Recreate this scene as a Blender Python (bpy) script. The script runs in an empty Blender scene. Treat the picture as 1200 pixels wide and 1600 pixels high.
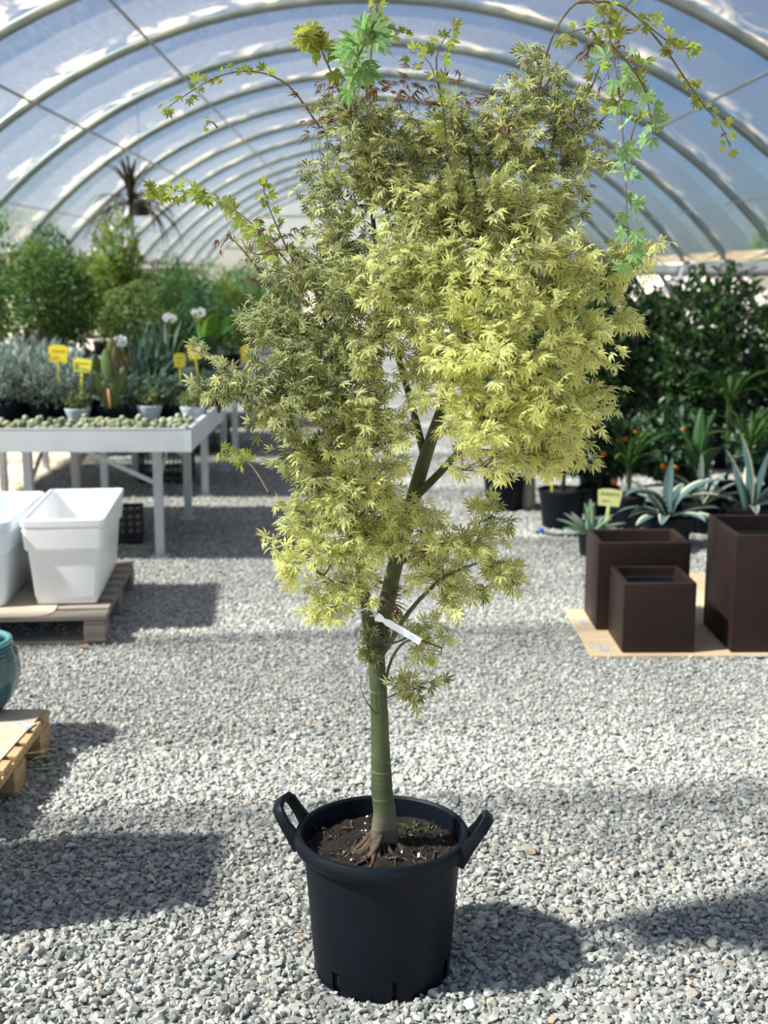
import bpy, bmesh, math, random
import numpy as np
from mathutils import Vector, Matrix, Euler

random.seed(7)
RNG = np.random.default_rng(11)
SC = bpy.context.scene
COL = SC.collection
PI = math.pi

# ------------------------------------------------------------------ camera
F_PX, PITCH, YAW, CAM_H = 1950.0, math.radians(10.8), math.radians(0.59), 1.70
cam_d = bpy.data.cameras.new('camera')
cam_d.sensor_fit = 'VERTICAL'
cam_d.sensor_height = 36.0
cam_d.sensor_width = 27.0
cam_d.lens = F_PX / 1600 * 36.0
cam_d.clip_start = 0.05
cam_d.clip_end = 400
cam_d.dof.use_dof = True
cam_d.dof.focus_distance = 3.0
cam_d.dof.aperture_fstop = 3.4
cam = bpy.data.objects.new('camera', cam_d)
COL.objects.link(cam)
cam.location = (0, 0, CAM_H)
cam.rotation_euler = (PI / 2 - PITCH, 0, -YAW)
SC.camera = cam

# ------------------------------------------------------------------ world, sun, exposure
world = bpy.data.worlds.new('world')
SC.world = world
world.use_nodes = True
wn = world.node_tree
wn.nodes.clear()
w_out = wn.nodes.new('ShaderNodeOutputWorld')
w_bg = wn.nodes.new('ShaderNodeBackground')
w_sky = wn.nodes.new('ShaderNodeTexSky')
w_sky.sky_type = 'NISHITA'
w_sky.sun_disc = False
w_sky.sun_elevation = math.radians(47)
w_sky.sun_rotation = math.radians(254)
w_sky.altitude = 100
w_sky.air_density = 1.0
w_sky.dust_density = 0.5
w_sky.ozone_density = 2.5
w_bg.inputs['Strength'].default_value = 0.105
wn.links.new(w_sky.outputs[0], w_bg.inputs['Color'])
wn.links.new(w_bg.outputs[0], w_out.inputs['Surface'])

SUN_DIR = Vector((0.70, 0.20, -0.80)).normalized()
sun_d = bpy.data.lights.new('sun', 'SUN')
sun_d.energy = 20.0
sun_d.angle = math.radians(2.8)
sun_d.color = (1.0, 0.86, 0.66)
sun = bpy.data.objects.new('sun', sun_d)
COL.objects.link(sun)
sun.location = (-20, -5, 25)
sun.rotation_euler = SUN_DIR.to_track_quat('-Z', 'Y').to_euler()

SC.view_settings.view_transform = 'Standard'
SC.view_settings.look = 'None'
SC.view_settings.gamma = 1.0
SC.view_settings.use_curve_mapping = False
SC.view_settings.exposure = 0.28


# ------------------------------------------------------------------ pixel helpers (a pixel gives a direction only)
def ray(px, py):
    u = (px - 600) / F_PX
    v = (800 - py) / F_PX
    d = np.array([u, math.cos(PITCH) + v * math.sin(PITCH), -math.sin(PITCH) + v * math.cos(PITCH)])
    c, s = math.cos(-YAW), math.sin(-YAW)
    return np.array([c * d[0] - s * d[1], s * d[0] + c * d[1], d[2]])


def G(px, py, h=0.0):
    d = ray(px, py)
    t = (h - CAM_H) / d[2]
    return np.array([0, 0, CAM_H]) + t * d


def A(px, py, Y):
    d = ray(px, py)
    return np.array([0, 0, CAM_H]) + (Y / d[1]) * d


# ------------------------------------------------------------------ materials
def new_mat(name):
    m = bpy.data.materials.new(name)
    m.use_nodes = True
    nt = m.node_tree
    nt.nodes.clear()
    out = nt.nodes.new('ShaderNodeOutputMaterial')
    return m, nt, out


def mat(name, c1, c2=None, rough=0.6, scale=8.0, detail=4.0, bump=0.0, bump_scale=None, metal=0.0, spec=0.5, stretch=None, coat=0.0):
    m, nt, out = new_mat(name)
    p = nt.nodes.new('ShaderNodeBsdfPrincipled')
    p.inputs['Roughness'].default_value = rough
    p.inputs['Metallic'].default_value = metal
    p.inputs['Specular IOR Level'].default_value = spec
    p.inputs['Coat Weight'].default_value = coat
    nt.links.new(p.outputs[0], out.inputs['Surface'])
    tc = nt.nodes.new('ShaderNodeTexCoord')
    vec = tc.outputs['Object']
    if stretch:
        mp = nt.nodes.new('ShaderNodeMapping')
        mp.inputs['Scale'].default_value = stretch
        nt.links.new(vec, mp.inputs['Vector'])
        vec = mp.outputs[0]
    if c2 is None:
        p.inputs['Base Color'].default_value = (*c1, 1)
    else:
        n = nt.nodes.new('ShaderNodeTexNoise')
        n.inputs['Scale'].default_value = scale
        n.inputs['Detail'].default_value = detail
        nt.links.new(vec, n.inputs['Vector'])
        r = nt.nodes.new('ShaderNodeValToRGB')
        r.color_ramp.elements[0].position = 0.3
        r.color_ramp.elements[1].position = 0.7
        r.color_ramp.elements[0].color = (*c1, 1)
        r.color_ramp.elements[1].color = (*c2, 1)
        nt.links.new(n.outputs['Fac'], r.inputs[0])
        nt.links.new(r.outputs[0], p.inputs['Base Color'])
    if bump:
        n2 = nt.nodes.new('ShaderNodeTexNoise')
        n2.inputs['Scale'].default_value = bump_scale or scale * 3
        n2.inputs['Detail'].default_value = 5
        nt.links.new(vec, n2.inputs['Vector'])
        b = nt.nodes.new('ShaderNodeBump')
        b.inputs['Strength'].default_value = bump
        b.inputs['Distance'].default_value = 0.01
        nt.links.new(n2.outputs['Fac'], b.inputs['Height'])
        nt.links.new(b.outputs[0], p.inputs['Normal'])
    return m


def leaf_mat(name, transl=0.35, rough=0.45, gain=1.0, hue_var=0.0):
    """colour from the mesh's own 'Col' attribute, part diffuse and part translucent"""
    m, nt, out = new_mat(name)
    at = nt.nodes.new('ShaderNodeAttribute')
    at.attribute_name = 'Col'
    col = at.outputs['Color']
    p = nt.nodes.new('ShaderNodeBsdfPrincipled')
    p.inputs['Roughness'].default_value = rough
    p.inputs['Specular IOR Level'].default_value = 0.35
    t = nt.nodes.new('ShaderNodeBsdfTranslucent')
    gn = nt.nodes.new('ShaderNodeVectorMath')
    gn.operation = 'SCALE'
    gn.inputs['Scale'].default_value = gain
    nt.links.new(col, gn.inputs[0])
    mx = nt.nodes.new('ShaderNodeMixShader')
    mx.inputs[0].default_value = transl
    nt.links.new(col, p.inputs['Base Color'])
    nt.links.new(gn.outputs[0], t.inputs['Color'])
    nt.links.new(p.outputs[0], mx.inputs[1])
    nt.links.new(t.outputs[0], mx.inputs[2])
    nt.links.new(mx.outputs[0], out.inputs['Surface'])
    return m


def pebble_mat():
    m, nt, out = new_mat('pebble_stone')
    p = nt.nodes.new('ShaderNodeBsdfPrincipled')
    p.inputs['Roughness'].default_value = 0.8
    oi = nt.nodes.new('ShaderNodeObjectInfo')
    r = nt.nodes.new('ShaderNodeValToRGB')
    cr = r.color_ramp
    cr.interpolation = 'LINEAR'
    stops = [(0.0, (.26, .275, .28)), (.12, (.42, .43, .42)), (.32, (.53, .53, .51)), (.5, (.64, .63, .60)), (.68, (.78, .77, .73)), (.8, (.56, .565, .56)),
             (.9, (.66, .62, .55)), (.96, (.56, .45, .36)), (1.0, (.40, .42, .44))]
    stops = [(p_, (c_[0] * .73, c_[1] * .715, c_[2] * .665)) for p_, c_ in stops]
    cr.elements[0].position = 0
    cr.elements[0].color = (*stops[0][1], 1)
    cr.elements[1].position = 1
    cr.elements[1].color = (*stops[-1][1], 1)
    for ps, c in stops[1:-1]:
        e = cr.elements.new(ps)
        e.color = (*c, 1)
    nt.links.new(oi.outputs['Random'], r.inputs[0])
    tc = nt.nodes.new('ShaderNodeTexCoord')
    n = nt.nodes.new('ShaderNodeTexNoise')
    n.inputs['Scale'].default_value = 1.8
    n.inputs['Detail'].default_value = 5
    nt.links.new(tc.outputs['Object'], n.inputs['Vector'])
    mul = nt.nodes.new('ShaderNodeMix')
    mul.data_type = 'RGBA'
    mul.blend_type = 'OVERLAY'
    mul.inputs[0].default_value = 0.35
    nt.links.new(r.outputs[0], mul.inputs[6])
    nt.links.new(n.outputs['Fac'], mul.inputs[7])
    nt.links.new(mul.outputs[2], p.inputs['Base Color'])
    nt.links.new(p.outputs[0], out.inputs['Surface'])
    return m


def ground_mat():
    m, nt, out = new_mat('gravel_ground')
    p = nt.nodes.new('ShaderNodeBsdfPrincipled')
    p.inputs['Roughness'].default_value = 0.9
    tc = nt.nodes.new('ShaderNodeTexCoord')
    v = nt.nodes.new('ShaderNodeTexVoronoi')
    v.inputs['Scale'].default_value = 42
    nt.links.new(tc.outputs['Object'], v.inputs['Vector'])
    sep = nt.nodes.new('ShaderNodeSeparateColor')
    nt.links.new(v.outputs['Color'], sep.inputs[0])
    r = nt.nodes.new('ShaderNodeValToRGB')
    r.color_ramp.elements[0].color = (.17, .17, .168, 1)
    r.color_ramp.elements[1].color = (.45, .44, .41, 1)
    nt.links.new(sep.outputs[0], r.inputs[0])
    nt.links.new(r.outputs[0], p.inputs['Base Color'])
    b = nt.nodes.new('ShaderNodeBump')
    b.inputs['Strength'].default_value = 0.7
    b.inputs['Distance'].default_value = 0.012
    b.invert = True
    nt.links.new(v.outputs['Distance'], b.inputs['Height'])
    nt.links.new(b.outputs[0], p.inputs['Normal'])
    nt.links.new(p.outputs[0], out.inputs['Surface'])
    return m


def film_mat(name, haze=0.5, tint=(.44, .53, .66), white=(.15, .175, .23)):
    """greenhouse film: partly clear, partly milky; an overlap in each bay and painted wrinkle highlights near the hoops make it milkier"""
    m, nt, out = new_mat(name)
    uv = nt.nodes.new('ShaderNodeUVMap')
    uv.uv_map = 'UVMap'
    sp = nt.nodes.new('ShaderNodeSeparateXYZ')
    nt.links.new(uv.outputs[0], sp.inputs[0])

    def math_(op, a, b=None, c=None, clamp=False):
        n = nt.nodes.new('ShaderNodeMath')
        n.operation = op
        n.use_clamp = clamp
        for i, x in enumerate((a, b, c)):
            if x is None:
                continue
            if isinstance(x, (int, float)):
                n.inputs[i].default_value = x
            else:
                nt.links.new(x, n.inputs[i])
        return n.outputs[0]

    def noise(scale, detail, sx, sy, dist=0.0):
        mp = nt.nodes.new('ShaderNodeMapping')
        mp.inputs['Scale'].default_value = (sx, sy, 1)
        nt.links.new(uv.outputs[0], mp.inputs['Vector'])
        oi = nt.nodes.new('ShaderNodeObjectInfo')
        add = nt.nodes.new('ShaderNodeVectorMath')
        add.operation = 'MULTIPLY_ADD'
        cmb = nt.nodes.new('ShaderNodeCombineXYZ')
        nt.links.new(oi.outputs['Random'], cmb.inputs[0])
        nt.links.new(oi.outputs['Random'], cmb.inputs[2])
        nt.links.new(cmb.outputs[0], add.inputs[0])
        add.inputs[1].default_value = (37, 0, 19)
        nt.links.new(mp.outputs[0], add.inputs[2])
        n = nt.nodes.new('ShaderNodeTexNoise')
        n.inputs['Scale'].default_value = scale
        n.inputs['Detail'].default_value = detail
        n.inputs['Distortion'].default_value = dist
        nt.links.new(add.outputs[0], n.inputs['Vector'])
        return n.outputs['Fac']

    step = math_('SMOOTH_MIN', 1.0, math_('MULTIPLY', math_('SUBTRACT', sp.outputs[1], .30), 60, clamp=False), .05)
    step = math_('MAXIMUM', step, 0.0)
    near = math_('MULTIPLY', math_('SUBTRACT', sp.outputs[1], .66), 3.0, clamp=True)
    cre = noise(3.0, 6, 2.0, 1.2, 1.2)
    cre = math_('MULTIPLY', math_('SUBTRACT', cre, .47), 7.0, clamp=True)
    highlight_streak = math_('MULTIPLY', cre, near, clamp=True)
    weave = noise(26, 3, 3.0, .35)
    soft = noise(1.4, 4, 1.0, 1.5)
    fac = math_('ADD', haze, math_('MULTIPLY', step, .20))
    fac = math_('ADD', fac, math_('MULTIPLY', highlight_streak, .28))
    fac = math_('ADD', fac, math_('MULTIPLY', math_('SUBTRACT', weave, .5), .35))
    fac = math_('ADD', fac, math_('MULTIPLY', math_('SUBTRACT', soft, .5), .35))
    fac = math_('MINIMUM', math_('MAXIMUM', fac, 0.1), 0.96)
    tr = nt.nodes.new('ShaderNodeBsdfTransparent')
    tr.inputs[0].default_value = (*tint, 1)
    tl = nt.nodes.new('ShaderNodeBsdfTranslucent')
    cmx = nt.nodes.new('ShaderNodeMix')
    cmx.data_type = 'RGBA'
    nt.links.new(highlight_streak, cmx.inputs[0])
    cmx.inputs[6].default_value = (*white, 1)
    cmx.inputs[7].default_value = (.92, .84, .70, 1)  # cream colour paints bright highlights on the film's wrinkles
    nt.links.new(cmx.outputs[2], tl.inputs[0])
    di = nt.nodes.new('ShaderNodeBsdfDiffuse')
    di.inputs[0].default_value = (*white, 1)
    gl = nt.nodes.new('ShaderNodeBsdfGlossy')
    gl.inputs['Roughness'].default_value = 0.35
    m1 = nt.nodes.new('ShaderNodeMixShader')
    m1.inputs[0].default_value = 0.18
    nt.links.new(tl.outputs[0], m1.inputs[1])
    nt.links.new(di.outputs[0], m1.inputs[2])
    m3 = nt.nodes.new('ShaderNodeMixShader')
    m3.inputs[0].default_value = 0.06
    nt.links.new(m1.outputs[0], m3.inputs[1])
    nt.links.new(gl.outputs[0], m3.inputs[2])
    m2 = nt.nodes.new('ShaderNodeMixShader')
    nt.links.new(fac, m2.inputs[0])
    nt.links.new(tr.outputs[0], m2.inputs[1])
    nt.links.new(m3.outputs[0], m2.inputs[2])
    nt.links.new(m2.outputs[0], out.inputs['Surface'])
    return m


def bark_mat():
    m, nt, out = new_mat('maple_bark')
    p = nt.nodes.new('ShaderNodeBsdfPrincipled')
    p.inputs['Roughness'].default_value = 0.7
    tc = nt.nodes.new('ShaderNodeTexCoord')
    sp = nt.nodes.new('ShaderNodeSeparateXYZ')
    nt.links.new(tc.outputs['Object'], sp.inputs[0])
    n = nt.nodes.new('ShaderNodeTexNoise')
    n.inputs['Scale'].default_value = 14
    n.inputs['Detail'].default_value = 5
    nt.links.new(tc.outputs['Object'], n.inputs['Vector'])
    g = nt.nodes.new('ShaderNodeValToRGB')
    g.color_ramp.elements[0].position = .3
    g.color_ramp.elements[1].position = .75
    g.color_ramp.elements[0].color = (.030, .045, .018, 1)
    g.color_ramp.elements[1].color = (.085, .105, .04, 1)
    nt.links.new(n.outputs['Fac'], g.inputs[0])
    # grey-tan woody foot of the stem (below about 0.46 m)
    mr = nt.nodes.new('ShaderNodeMapRange')
    mr.inputs['From Min'].default_value = 0.47
    mr.inputs['From Max'].default_value = 0.42
    ad = nt.nodes.new('ShaderNodeMath')
    ad.operation = 'MULTIPLY_ADD'
    ad.inputs[1].default_value = 0.06
    nt.links.new(n.outputs['Fac'], ad.inputs[0])
    nt.links.new(sp.outputs[2], ad.inputs[2])
    nt.links.new(ad.outputs[0], mr.inputs['Value'])
    mx = nt.nodes.new('ShaderNodeMix')
    mx.data_type = 'RGBA'
    nt.links.new(mr.outputs[0], mx.inputs[0])
    nt.links.new(g.outputs[0], mx.inputs[6])
    mx.inputs[7].default_value = (.155, .125, .09, 1)
    # pale horizontal bark rings
    mp = nt.nodes.new('ShaderNodeMapping')
    mp.inputs['Scale'].default_value = (5, 5, 70)
    nt.links.new(tc.outputs['Object'], mp.inputs['Vector'])
    n2 = nt.nodes.new('ShaderNodeTexNoise')
    n2.inputs['Scale'].default_value = 1.0
    n2.inputs['Detail'].default_value = 4
    nt.links.new(mp.outputs[0], n2.inputs['Vector'])
    r2 = nt.nodes.new('ShaderNodeValToRGB')
    r2.color_ramp.elements[0].position = .60
    r2.color_ramp.elements[1].position = .68
    r2.color_ramp.elements[0].color = (0, 0, 0, 1)
    r2.color_ramp.elements[1].color = (.5, .5, .5, 1)
    nt.links.new(n2.outputs['Fac'], r2.inputs[0])
    mx2 = nt.nodes.new('ShaderNodeMix')
    mx2.data_type = 'RGBA'
    nt.links.new(r2.outputs[0], mx2.inputs[0])
    nt.links.new(mx.outputs[2], mx2.inputs[6])
    mx2.inputs[7].default_value = (.22, .22, .15, 1)
    nt.links.new(mx2.outputs[2], p.inputs['Base Color'])
    b = nt.nodes.new('ShaderNodeBump')
    b.inputs['Strength'].default_value = .5
    b.inputs['Distance'].default_value = .003
    nt.links.new(n2.outputs['Fac'], b.inputs['Height'])
    nt.links.new(b.outputs[0], p.inputs['Normal'])
    nt.links.new(p.outputs[0], out.inputs['Surface'])
    return m


M = {}
M['ground'] = ground_mat()
M['pebble'] = pebble_mat()
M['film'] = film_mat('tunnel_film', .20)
M['gable'] = film_mat('gable_film', .18, tint=(.95, .97, 1.0), white=(.85, .88, .92))
M['hoop'] = mat('galvanised_hoop', (.15, .185, .18), (.21, .25, .24), .4, 5, metal=.3)
M['eave_wood'] = mat('eave_wood', (.50, .38, .24), (.62, .48, .31), .7, 3, stretch=(4, .5, 4))
M['curtain'] = mat('rolled_curtain', (.16, .165, .17), (.23, .235, .24), .7, 6, bump=.3)
M['bark'] = bark_mat()
M['twig'] = mat('maple_twig', (.075, .05, .025), (.13, .10, .04), .7, 20)
M['root'] = mat('root_bark', (.045, .026, .014), (.13, .085, .05), .85, 40, bump=.5)
M['leaf'] = leaf_mat('leaf_paint', .5, gain=1.12)
M['leaf_glossy'] = leaf_mat('leaf_glossy', .28, .32)
M['leaf_thick'] = leaf_mat('leaf_fleshy', .08, .45)
M['pot_dark'] = mat('pot_dark_plastic', (.004, .0065, .011), (.007, .0095, .015), .5, 9, spec=.16, bump=.06, bump_scale=60)
M['soil'] = mat('potting_soil', (.006, .0035, .002), (.026, .015, .009), .95, 60, bump=1.0, bump_scale=150)
M['perlite'] = mat('perlite', (.62, .58, .5), (.8, .77, .7), .9, 30)
M['tag_white'] = mat('tag_white', (.74, .82, .87), None, .4)
M['white_plastic'] = mat('white_plastic', (.88, .88, .87), (.90, .90, .89), .38, 3)
M['white_plastic_cool'] = mat('white_plastic_cool', (.78, .86, .93), (.80, .88, .94), .35, 3)
M['steel_white'] = mat('bench_white_metal', (.50, .53, .57), (.60, .63, .66), .45, 3, bump=.03)
M['bench_dark'] = mat('bench_liner', (.05, .045, .04), (.09, .08, .06), .9, 20)
M['brown_planter'] = mat('brown_planter', (.026, .014, .012), (.034, .018, .015), .55, spec=.25, scale=12, bump=.05, bump_scale=200)
M['plywood'] = mat('plywood', (.58, .41, .25), (.68, .50, .32), .7, 4, stretch=(1, 8, 1))
M['cardboard'] = mat('cardboard', (.46, .37, .27), (.54, .45, .34), .85, 5)
M['pallet_grey'] = mat('pallet_grey_wood', (.18, .145, .115), (.33, .275, .225), .85, 6, stretch=(.6, 6, 6), bump=.4)
M['pallet_pine'] = mat('pallet_pine_wood', (.40, .25, .11), (.55, .37, .19), .75, 6, stretch=(.8, 6, 6), bump=.3)
M['teal'] = mat('teal_glaze', (.018, .075, .085), (.035, .125, .13), .22, 8, coat=.5)
M['teal_rim'] = mat('teal_rim_glaze', (.10, .30, .30), (.16, .38, .38), .25, 12, coat=.5)
M['yellow'] = mat('yellow_label', (.75, .60, .02), (.82, .68, .03), .45, 9)
M['yellow_pale'] = mat('pale_yellow_label', (.82, .83, .33), None, .45)
M['yellow_light'] = mat('light_yellow_label', (.82, .76, .06), None, .45)
M['label_white'] = mat('white_label', (.78, .82, .76), None, .5)
M['ink'] = mat('marker_ink', (.05, .05, .03), None, .6)
M['ink_faint'] = mat('marker_ink_faded', (.34, .25, .02), None, .6)
M['sticker'] = mat('sticker_paper', (.62, .62, .60), (.3, .3, .3), .6, 45, detail=1)
M['black_plastic'] = mat('black_plastic', (.010, .011, .013), (.016, .017, .02), .45, 8)
M['blue_plastic'] = mat('blue_plastic', (.02, .09, .6), None, .4)
M['terracotta'] = mat('terracotta_pot', (.32, .11, .06), (.40, .15, .08), .8, 20)
M['bowl'] = mat('pale_blue_bowl', (.50, .58, .64), (.58, .66, .71), .45, 6)
M['stem_brown'] = mat('stem_brown', (.07, .05, .03), (.13, .10, .06), .8, 25)
M['stem_green'] = mat('stem_green', (.06, .10, .03), (.10, .15, .05), .6, 25)
M['cane'] = mat('bamboo_cane', (.36, .17, .06), (.44, .23, .09), .6, 12)
M['orange'] = mat('orange_fruit', (.75, .20, .015), (.80, .27, .02), .4, 20)
M['petal'] = mat('white_petal', (.82, .83, .86), None, .6)
M['petal_yellow'] = mat('yellow_petal', (.80, .52, .03), None, .6)
M['cactus'] = leaf_mat('cactus_skin', .0, .6)
M['stump'] = mat('grey_wood_post', (.28, .25, .20), (.45, .40, .32), .9, 8, stretch=(8, 8, 1), bump=.6)
M['dry'] = mat('dry_leaf', (.30, .16, .07), (.46, .27, .13), .8, 40)
M['wire'] = mat('steel_wire', (.25, .25, .24), None, .4, metal=.6)
M['white_post'] = mat('white_brace', (.74, .76, .78), None, .5)


# ------------------------------------------------------------------ mesh helpers
def mesh_np(name, V, faces, cols=None, smooth=False):
    """V (n,3); faces: list of int arrays (m,k); cols (total faces,3)"""
    me = bpy.data.meshes.new(name)
    V = np.asarray(V, np.float32)
    me.vertices.add(len(V))
    me.vertices.foreach_set('co', V.ravel())
    tot_l = sum(f.size for f in faces)
    tot_f = sum(len(f) for f in faces)
    me.loops.add(tot_l)
    me.polygons.add(tot_f)
    me.loops.foreach_set('vertex_index', np.concatenate([f.ravel() for f in faces]).astype(np.int32))
    sizes = np.concatenate([np.full(len(f), f.shape[1]) for f in faces])
    starts = np.concatenate([[0], np.cumsum(sizes)[:-1]]).astype(np.int32)
    me.polygons.foreach_set('loop_start', starts)
    me.update(calc_edges=True)
    if cols is not None:
        a = me.attributes.new('Col', 'FLOAT_COLOR', 'FACE')
        c4 = np.ones((tot_f, 4), np.float32)
        c4[:, :3] = cols
        a.data.foreach_set('color', c4.ravel())
    if smooth:
        me.polygons.foreach_set('use_smooth', np.ones(tot_f, bool))
    return me


def obj(name, me, m=None, parent=None, loc=(0, 0, 0), rot=(0, 0, 0), scale=(1, 1, 1)):
    o = bpy.data.objects.new(name, me)
    COL.objects.link(o)
    if m is not None and me is not None and hasattr(me, 'materials') and len(me.materials) == 0:
        me.materials.append(m)
    o.location = tuple(loc)
    o.rotation_euler = tuple(rot)
    o.scale = tuple(scale)
    if parent is not None:
        o.parent = parent
    return o


def thing(name, label, cat, loc=(0, 0, 0), rotz=0.0, group=None, kind=None):
    o = bpy.data.objects.new(name, None)
    COL.objects.link(o)
    o.empty_display_size = .05
    o.location = tuple(loc)
    o.rotation_euler = (0, 0, rotz)
    return tag(o, label, cat, group, kind)


def tag(o, label, cat, group=None, kind=None):
    o['label'] = label
    o['category'] = cat
    if group:
        o['group'] = group
    if kind:
        o['kind'] = kind
    return o


def structure(name, me=None, m=None, label=None):
    o = obj(name, me, m)
    o['kind'] = 'structure'
    if label:
        o['label'] = label
    return o


def dup(root, loc, rotz=None, scale=None, label=None, group=None):
    """a copy of a thing with copies of its parts and their sub-parts (mesh data shared)"""
    r = root.copy()
    COL.objects.link(r)
    r.location = tuple(loc)
    if rotz is not None:
        r.rotation_euler = (0, 0, rotz)
    if scale is not None:
        r.scale = (scale,) * 3 if isinstance(scale, (int, float)) else scale
    if label:
        r['label'] = label
    if group:
        r['group'] = group
    for ch in list(root.children):
        c = ch.copy()
        COL.objects.link(c)
        c.parent = r
        for g in list(ch.children):
            d = g.copy()
            COL.objects.link(d)
            d.parent = c
    return r


class MB:
    """collects simple shapes for one mesh"""

    def __init__(self):
        self.v, self.f = [], []

    def add(self, V, Fs):
        k = len(self.v)
        self.v += [tuple(x) for x in V]
        self.f += [tuple(i + k for i in f) for f in Fs]
        return self

    def box(self, c, s, rot=None):
        hx, hy, hz = s[0] / 2, s[1] / 2, s[2] / 2
        V = [Vector((x * hx, y * hy, z * hz)) for z in (-1, 1) for y in (-1, 1) for x in (-1, 1)]
        if rot is not None:
            V = [rot @ q for q in V]
        V = [q + Vector(c) for q in V]
        return self.add(V, [(0, 2, 3, 1), (4, 5, 7, 6), (0, 1, 5, 4), (2, 6, 7, 3), (0, 4, 6, 2), (1, 3, 7, 5)])

    def bar(self, a, b, w, h, up=(0, 0, 1)):
        a, b = Vector(a), Vector(b)
        d = (b - a)
        L = d.length
        d.normalize()
        s = d.cross(Vector(up))
        if s.length < 1e-4:
            s = d.cross(Vector((1, 0, 0)))
        s.normalize()
        u = s.cross(d)
        R = Matrix((s, d, u)).transposed()
        return self.box((a + b) / 2, (w, L, h), R)

    def tube(self, pts, rad, n=8, caps=True, flat=None):
        pts = [Vector(p) for p in pts]
        if isinstance(rad, (int, float)):
            rad = [rad] * len(pts)
        k = len(self.v)
        ref = None
        for i, p in enumerate(pts):
            t = (pts[min(i + 1, len(pts) - 1)] - pts[max(i - 1, 0)]).normalized()
            if ref is None:
                ref = t.orthogonal().normalized() if flat is None else Vector(flat)
            ref = (ref - t * ref.dot(t))
            if ref.length < 1e-5:
                ref = t.orthogonal()
            ref.normalize()
            b = t.cross(ref)
            for j in range(n):
                a = 2 * PI * j / n
                self.v.append(tuple(p + (ref * math.cos(a) + b * math.sin(a)) * rad[i]))
        for i in range(len(pts) - 1):
            for j in range(n):
                a, b2 = k + i * n + j, k + i * n + (j + 1) % n
                self.f.append((a, b2, b2 + n, a + n))
        if caps:
            self.f.append(tuple(k + j for j in reversed(range(n))))
            e = k + (len(pts) - 1) * n
            self.f.append(tuple(e + j for j in range(n)))
        return self

    def lathe(self, prof, n=48, skip=None, c=(0, 0, 0)):
        k = len(self.v)
        for (r, z) in prof:
            for j in range(n):
                a = 2 * PI * j / n
                self.v.append((c[0] + r * math.cos(a), c[1] + r * math.sin(a), c[2] + z))
        for i in range(len(prof) - 1):
            for j in range(n):
                if skip and skip(i, j):
                    continue
                a, b = k + i * n + j, k + i * n + (j + 1) % n
                self.f.append((a, b, b + n, a + n))
        return self

    def mesh(self, name, smooth=False, angle=None):
        me = bpy.data.meshes.new(name)
        me.from_pydata(self.v, [], self.f)
        me.update()
        if smooth:
            me.polygons.foreach_set('use_smooth', np.ones(len(me.polygons), bool))
            if angle:
                me.set_sharp_from_angle(angle=angle)
        return me


def bev(me, w=.004, seg=2):
    bm = bmesh.new()
    bm.from_mesh(me)
    bmesh.ops.bevel(bm, geom=list(bm.edges), offset=w, segments=seg, affect='EDGES', profile=.6, clamp_overlap=True)
    bm.to_mesh(me)
    bm.free()
    return me


def rr(hx, hy, r, z, n=4):
    """rounded rectangle loop"""
    P = []
    for cx, cy, a0 in ((hx - r, hy - r, 0), (-hx + r, hy - r, PI / 2), (-hx + r, -hy + r, PI), (hx - r, -hy + r, 1.5 * PI)):
        for i in range(n + 1):
            a = a0 + PI / 2 * i / n
            P.append((cx + r * math.cos(a), cy + r * math.sin(a), z))
    return P


def rr_loft(prof, n=4, cap_first=True, cap_last=True):
    """prof: (hx, hy, corner r, z)"""
    mb = MB()
    k = 4 * (n + 1)
    for p in prof:
        mb.v += rr(*p, n)
    for i in range(len(prof) - 1):
        for j in range(k):
            a, b = i * k + j, i * k + (j + 1) % k
            mb.f.append((a, b, b + k, a + k))
    if cap_first:
        mb.f.append(tuple(reversed(range(k))))
    if cap_last:
        e = (len(prof) - 1) * k
        mb.f.append(tuple(range(e, e + k)))
    return mb


def norm(a):
    return a / np.maximum(np.linalg.norm(a, axis=-1, keepdims=True), 1e-9)


def frames(axis, nrm):
    """rotation matrices with columns axis, side, normal"""
    x = norm(axis)
    z = norm(nrm - (nrm * x).sum(-1, keepdims=True) * x)
    y = np.cross(z, x)
    return np.stack([x, y, z], -1)


def blade(name, L, W, a0, a1, mfrac=.0, cin=(.1, .2, .08), cout=None, seg=9, kind='agave', chan=.25, thick=.12, wob=0.0):
    """one long leaf that starts at the origin and curves over towards +x; a0/a1: lean from the vertical at base and tip"""
    cout = cout or cin
    V, Fq, C = [], [], []
    x = z = y = 0.0
    xs = [-1, -(1 - mfrac) if mfrac else -.5, 0, (1 - mfrac) if mfrac else .5, 1]
    for i in range(seg + 1):
        t = i / seg
        a = a0 + (a1 - a0) * t
        if i:
            x += math.sin(a) * L / seg
            z += math.cos(a) * L / seg
        y = wob * math.sin(t * 4.0) * L
        if kind == 'agave':
            w = W * (0.55 + 0.45 * math.sin(min(1, t * 1.6) * PI / 2)) * (1 - t ** 2.6) ** .8 + .0008
        elif kind == 'strap':
            w = W * (0.75 + .25 * math.sin(t * PI)) * (1 - t ** 5) + .0006
        else:
            w = W * (math.sin(PI * min(1, (t * .93 + .035)) ** .85)) ** .75 + .001
        nx, nz = -math.cos(a), math.sin(a)
        for s in xs:
            d = chan * w * (abs(s) ** 1.6)
            V.append((x + nx * d, y + s * w / 2 * 2 * .5, z + nz * d))
        V.append((x - nx * thick * w, y, z - nz * thick * w))
    k = 6
    for i in range(seg):
        b = i * k
        for j in range(4):
            Fq.append((b + j, b + j + 1, b + k + j + 1, b + k + j))
            C.append(cout if j in (0, 3) and mfrac else cin)
        Fq.append((b + 4, b + 5, b + k + 5, b + k + 4))
        C.append(cin)
        Fq.append((b + 5, b, b + k, b + k + 5))
        C.append(cin)
    return mesh_np(name, np.array(V), [np.array(Fq)], np.array(C), True)


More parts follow.
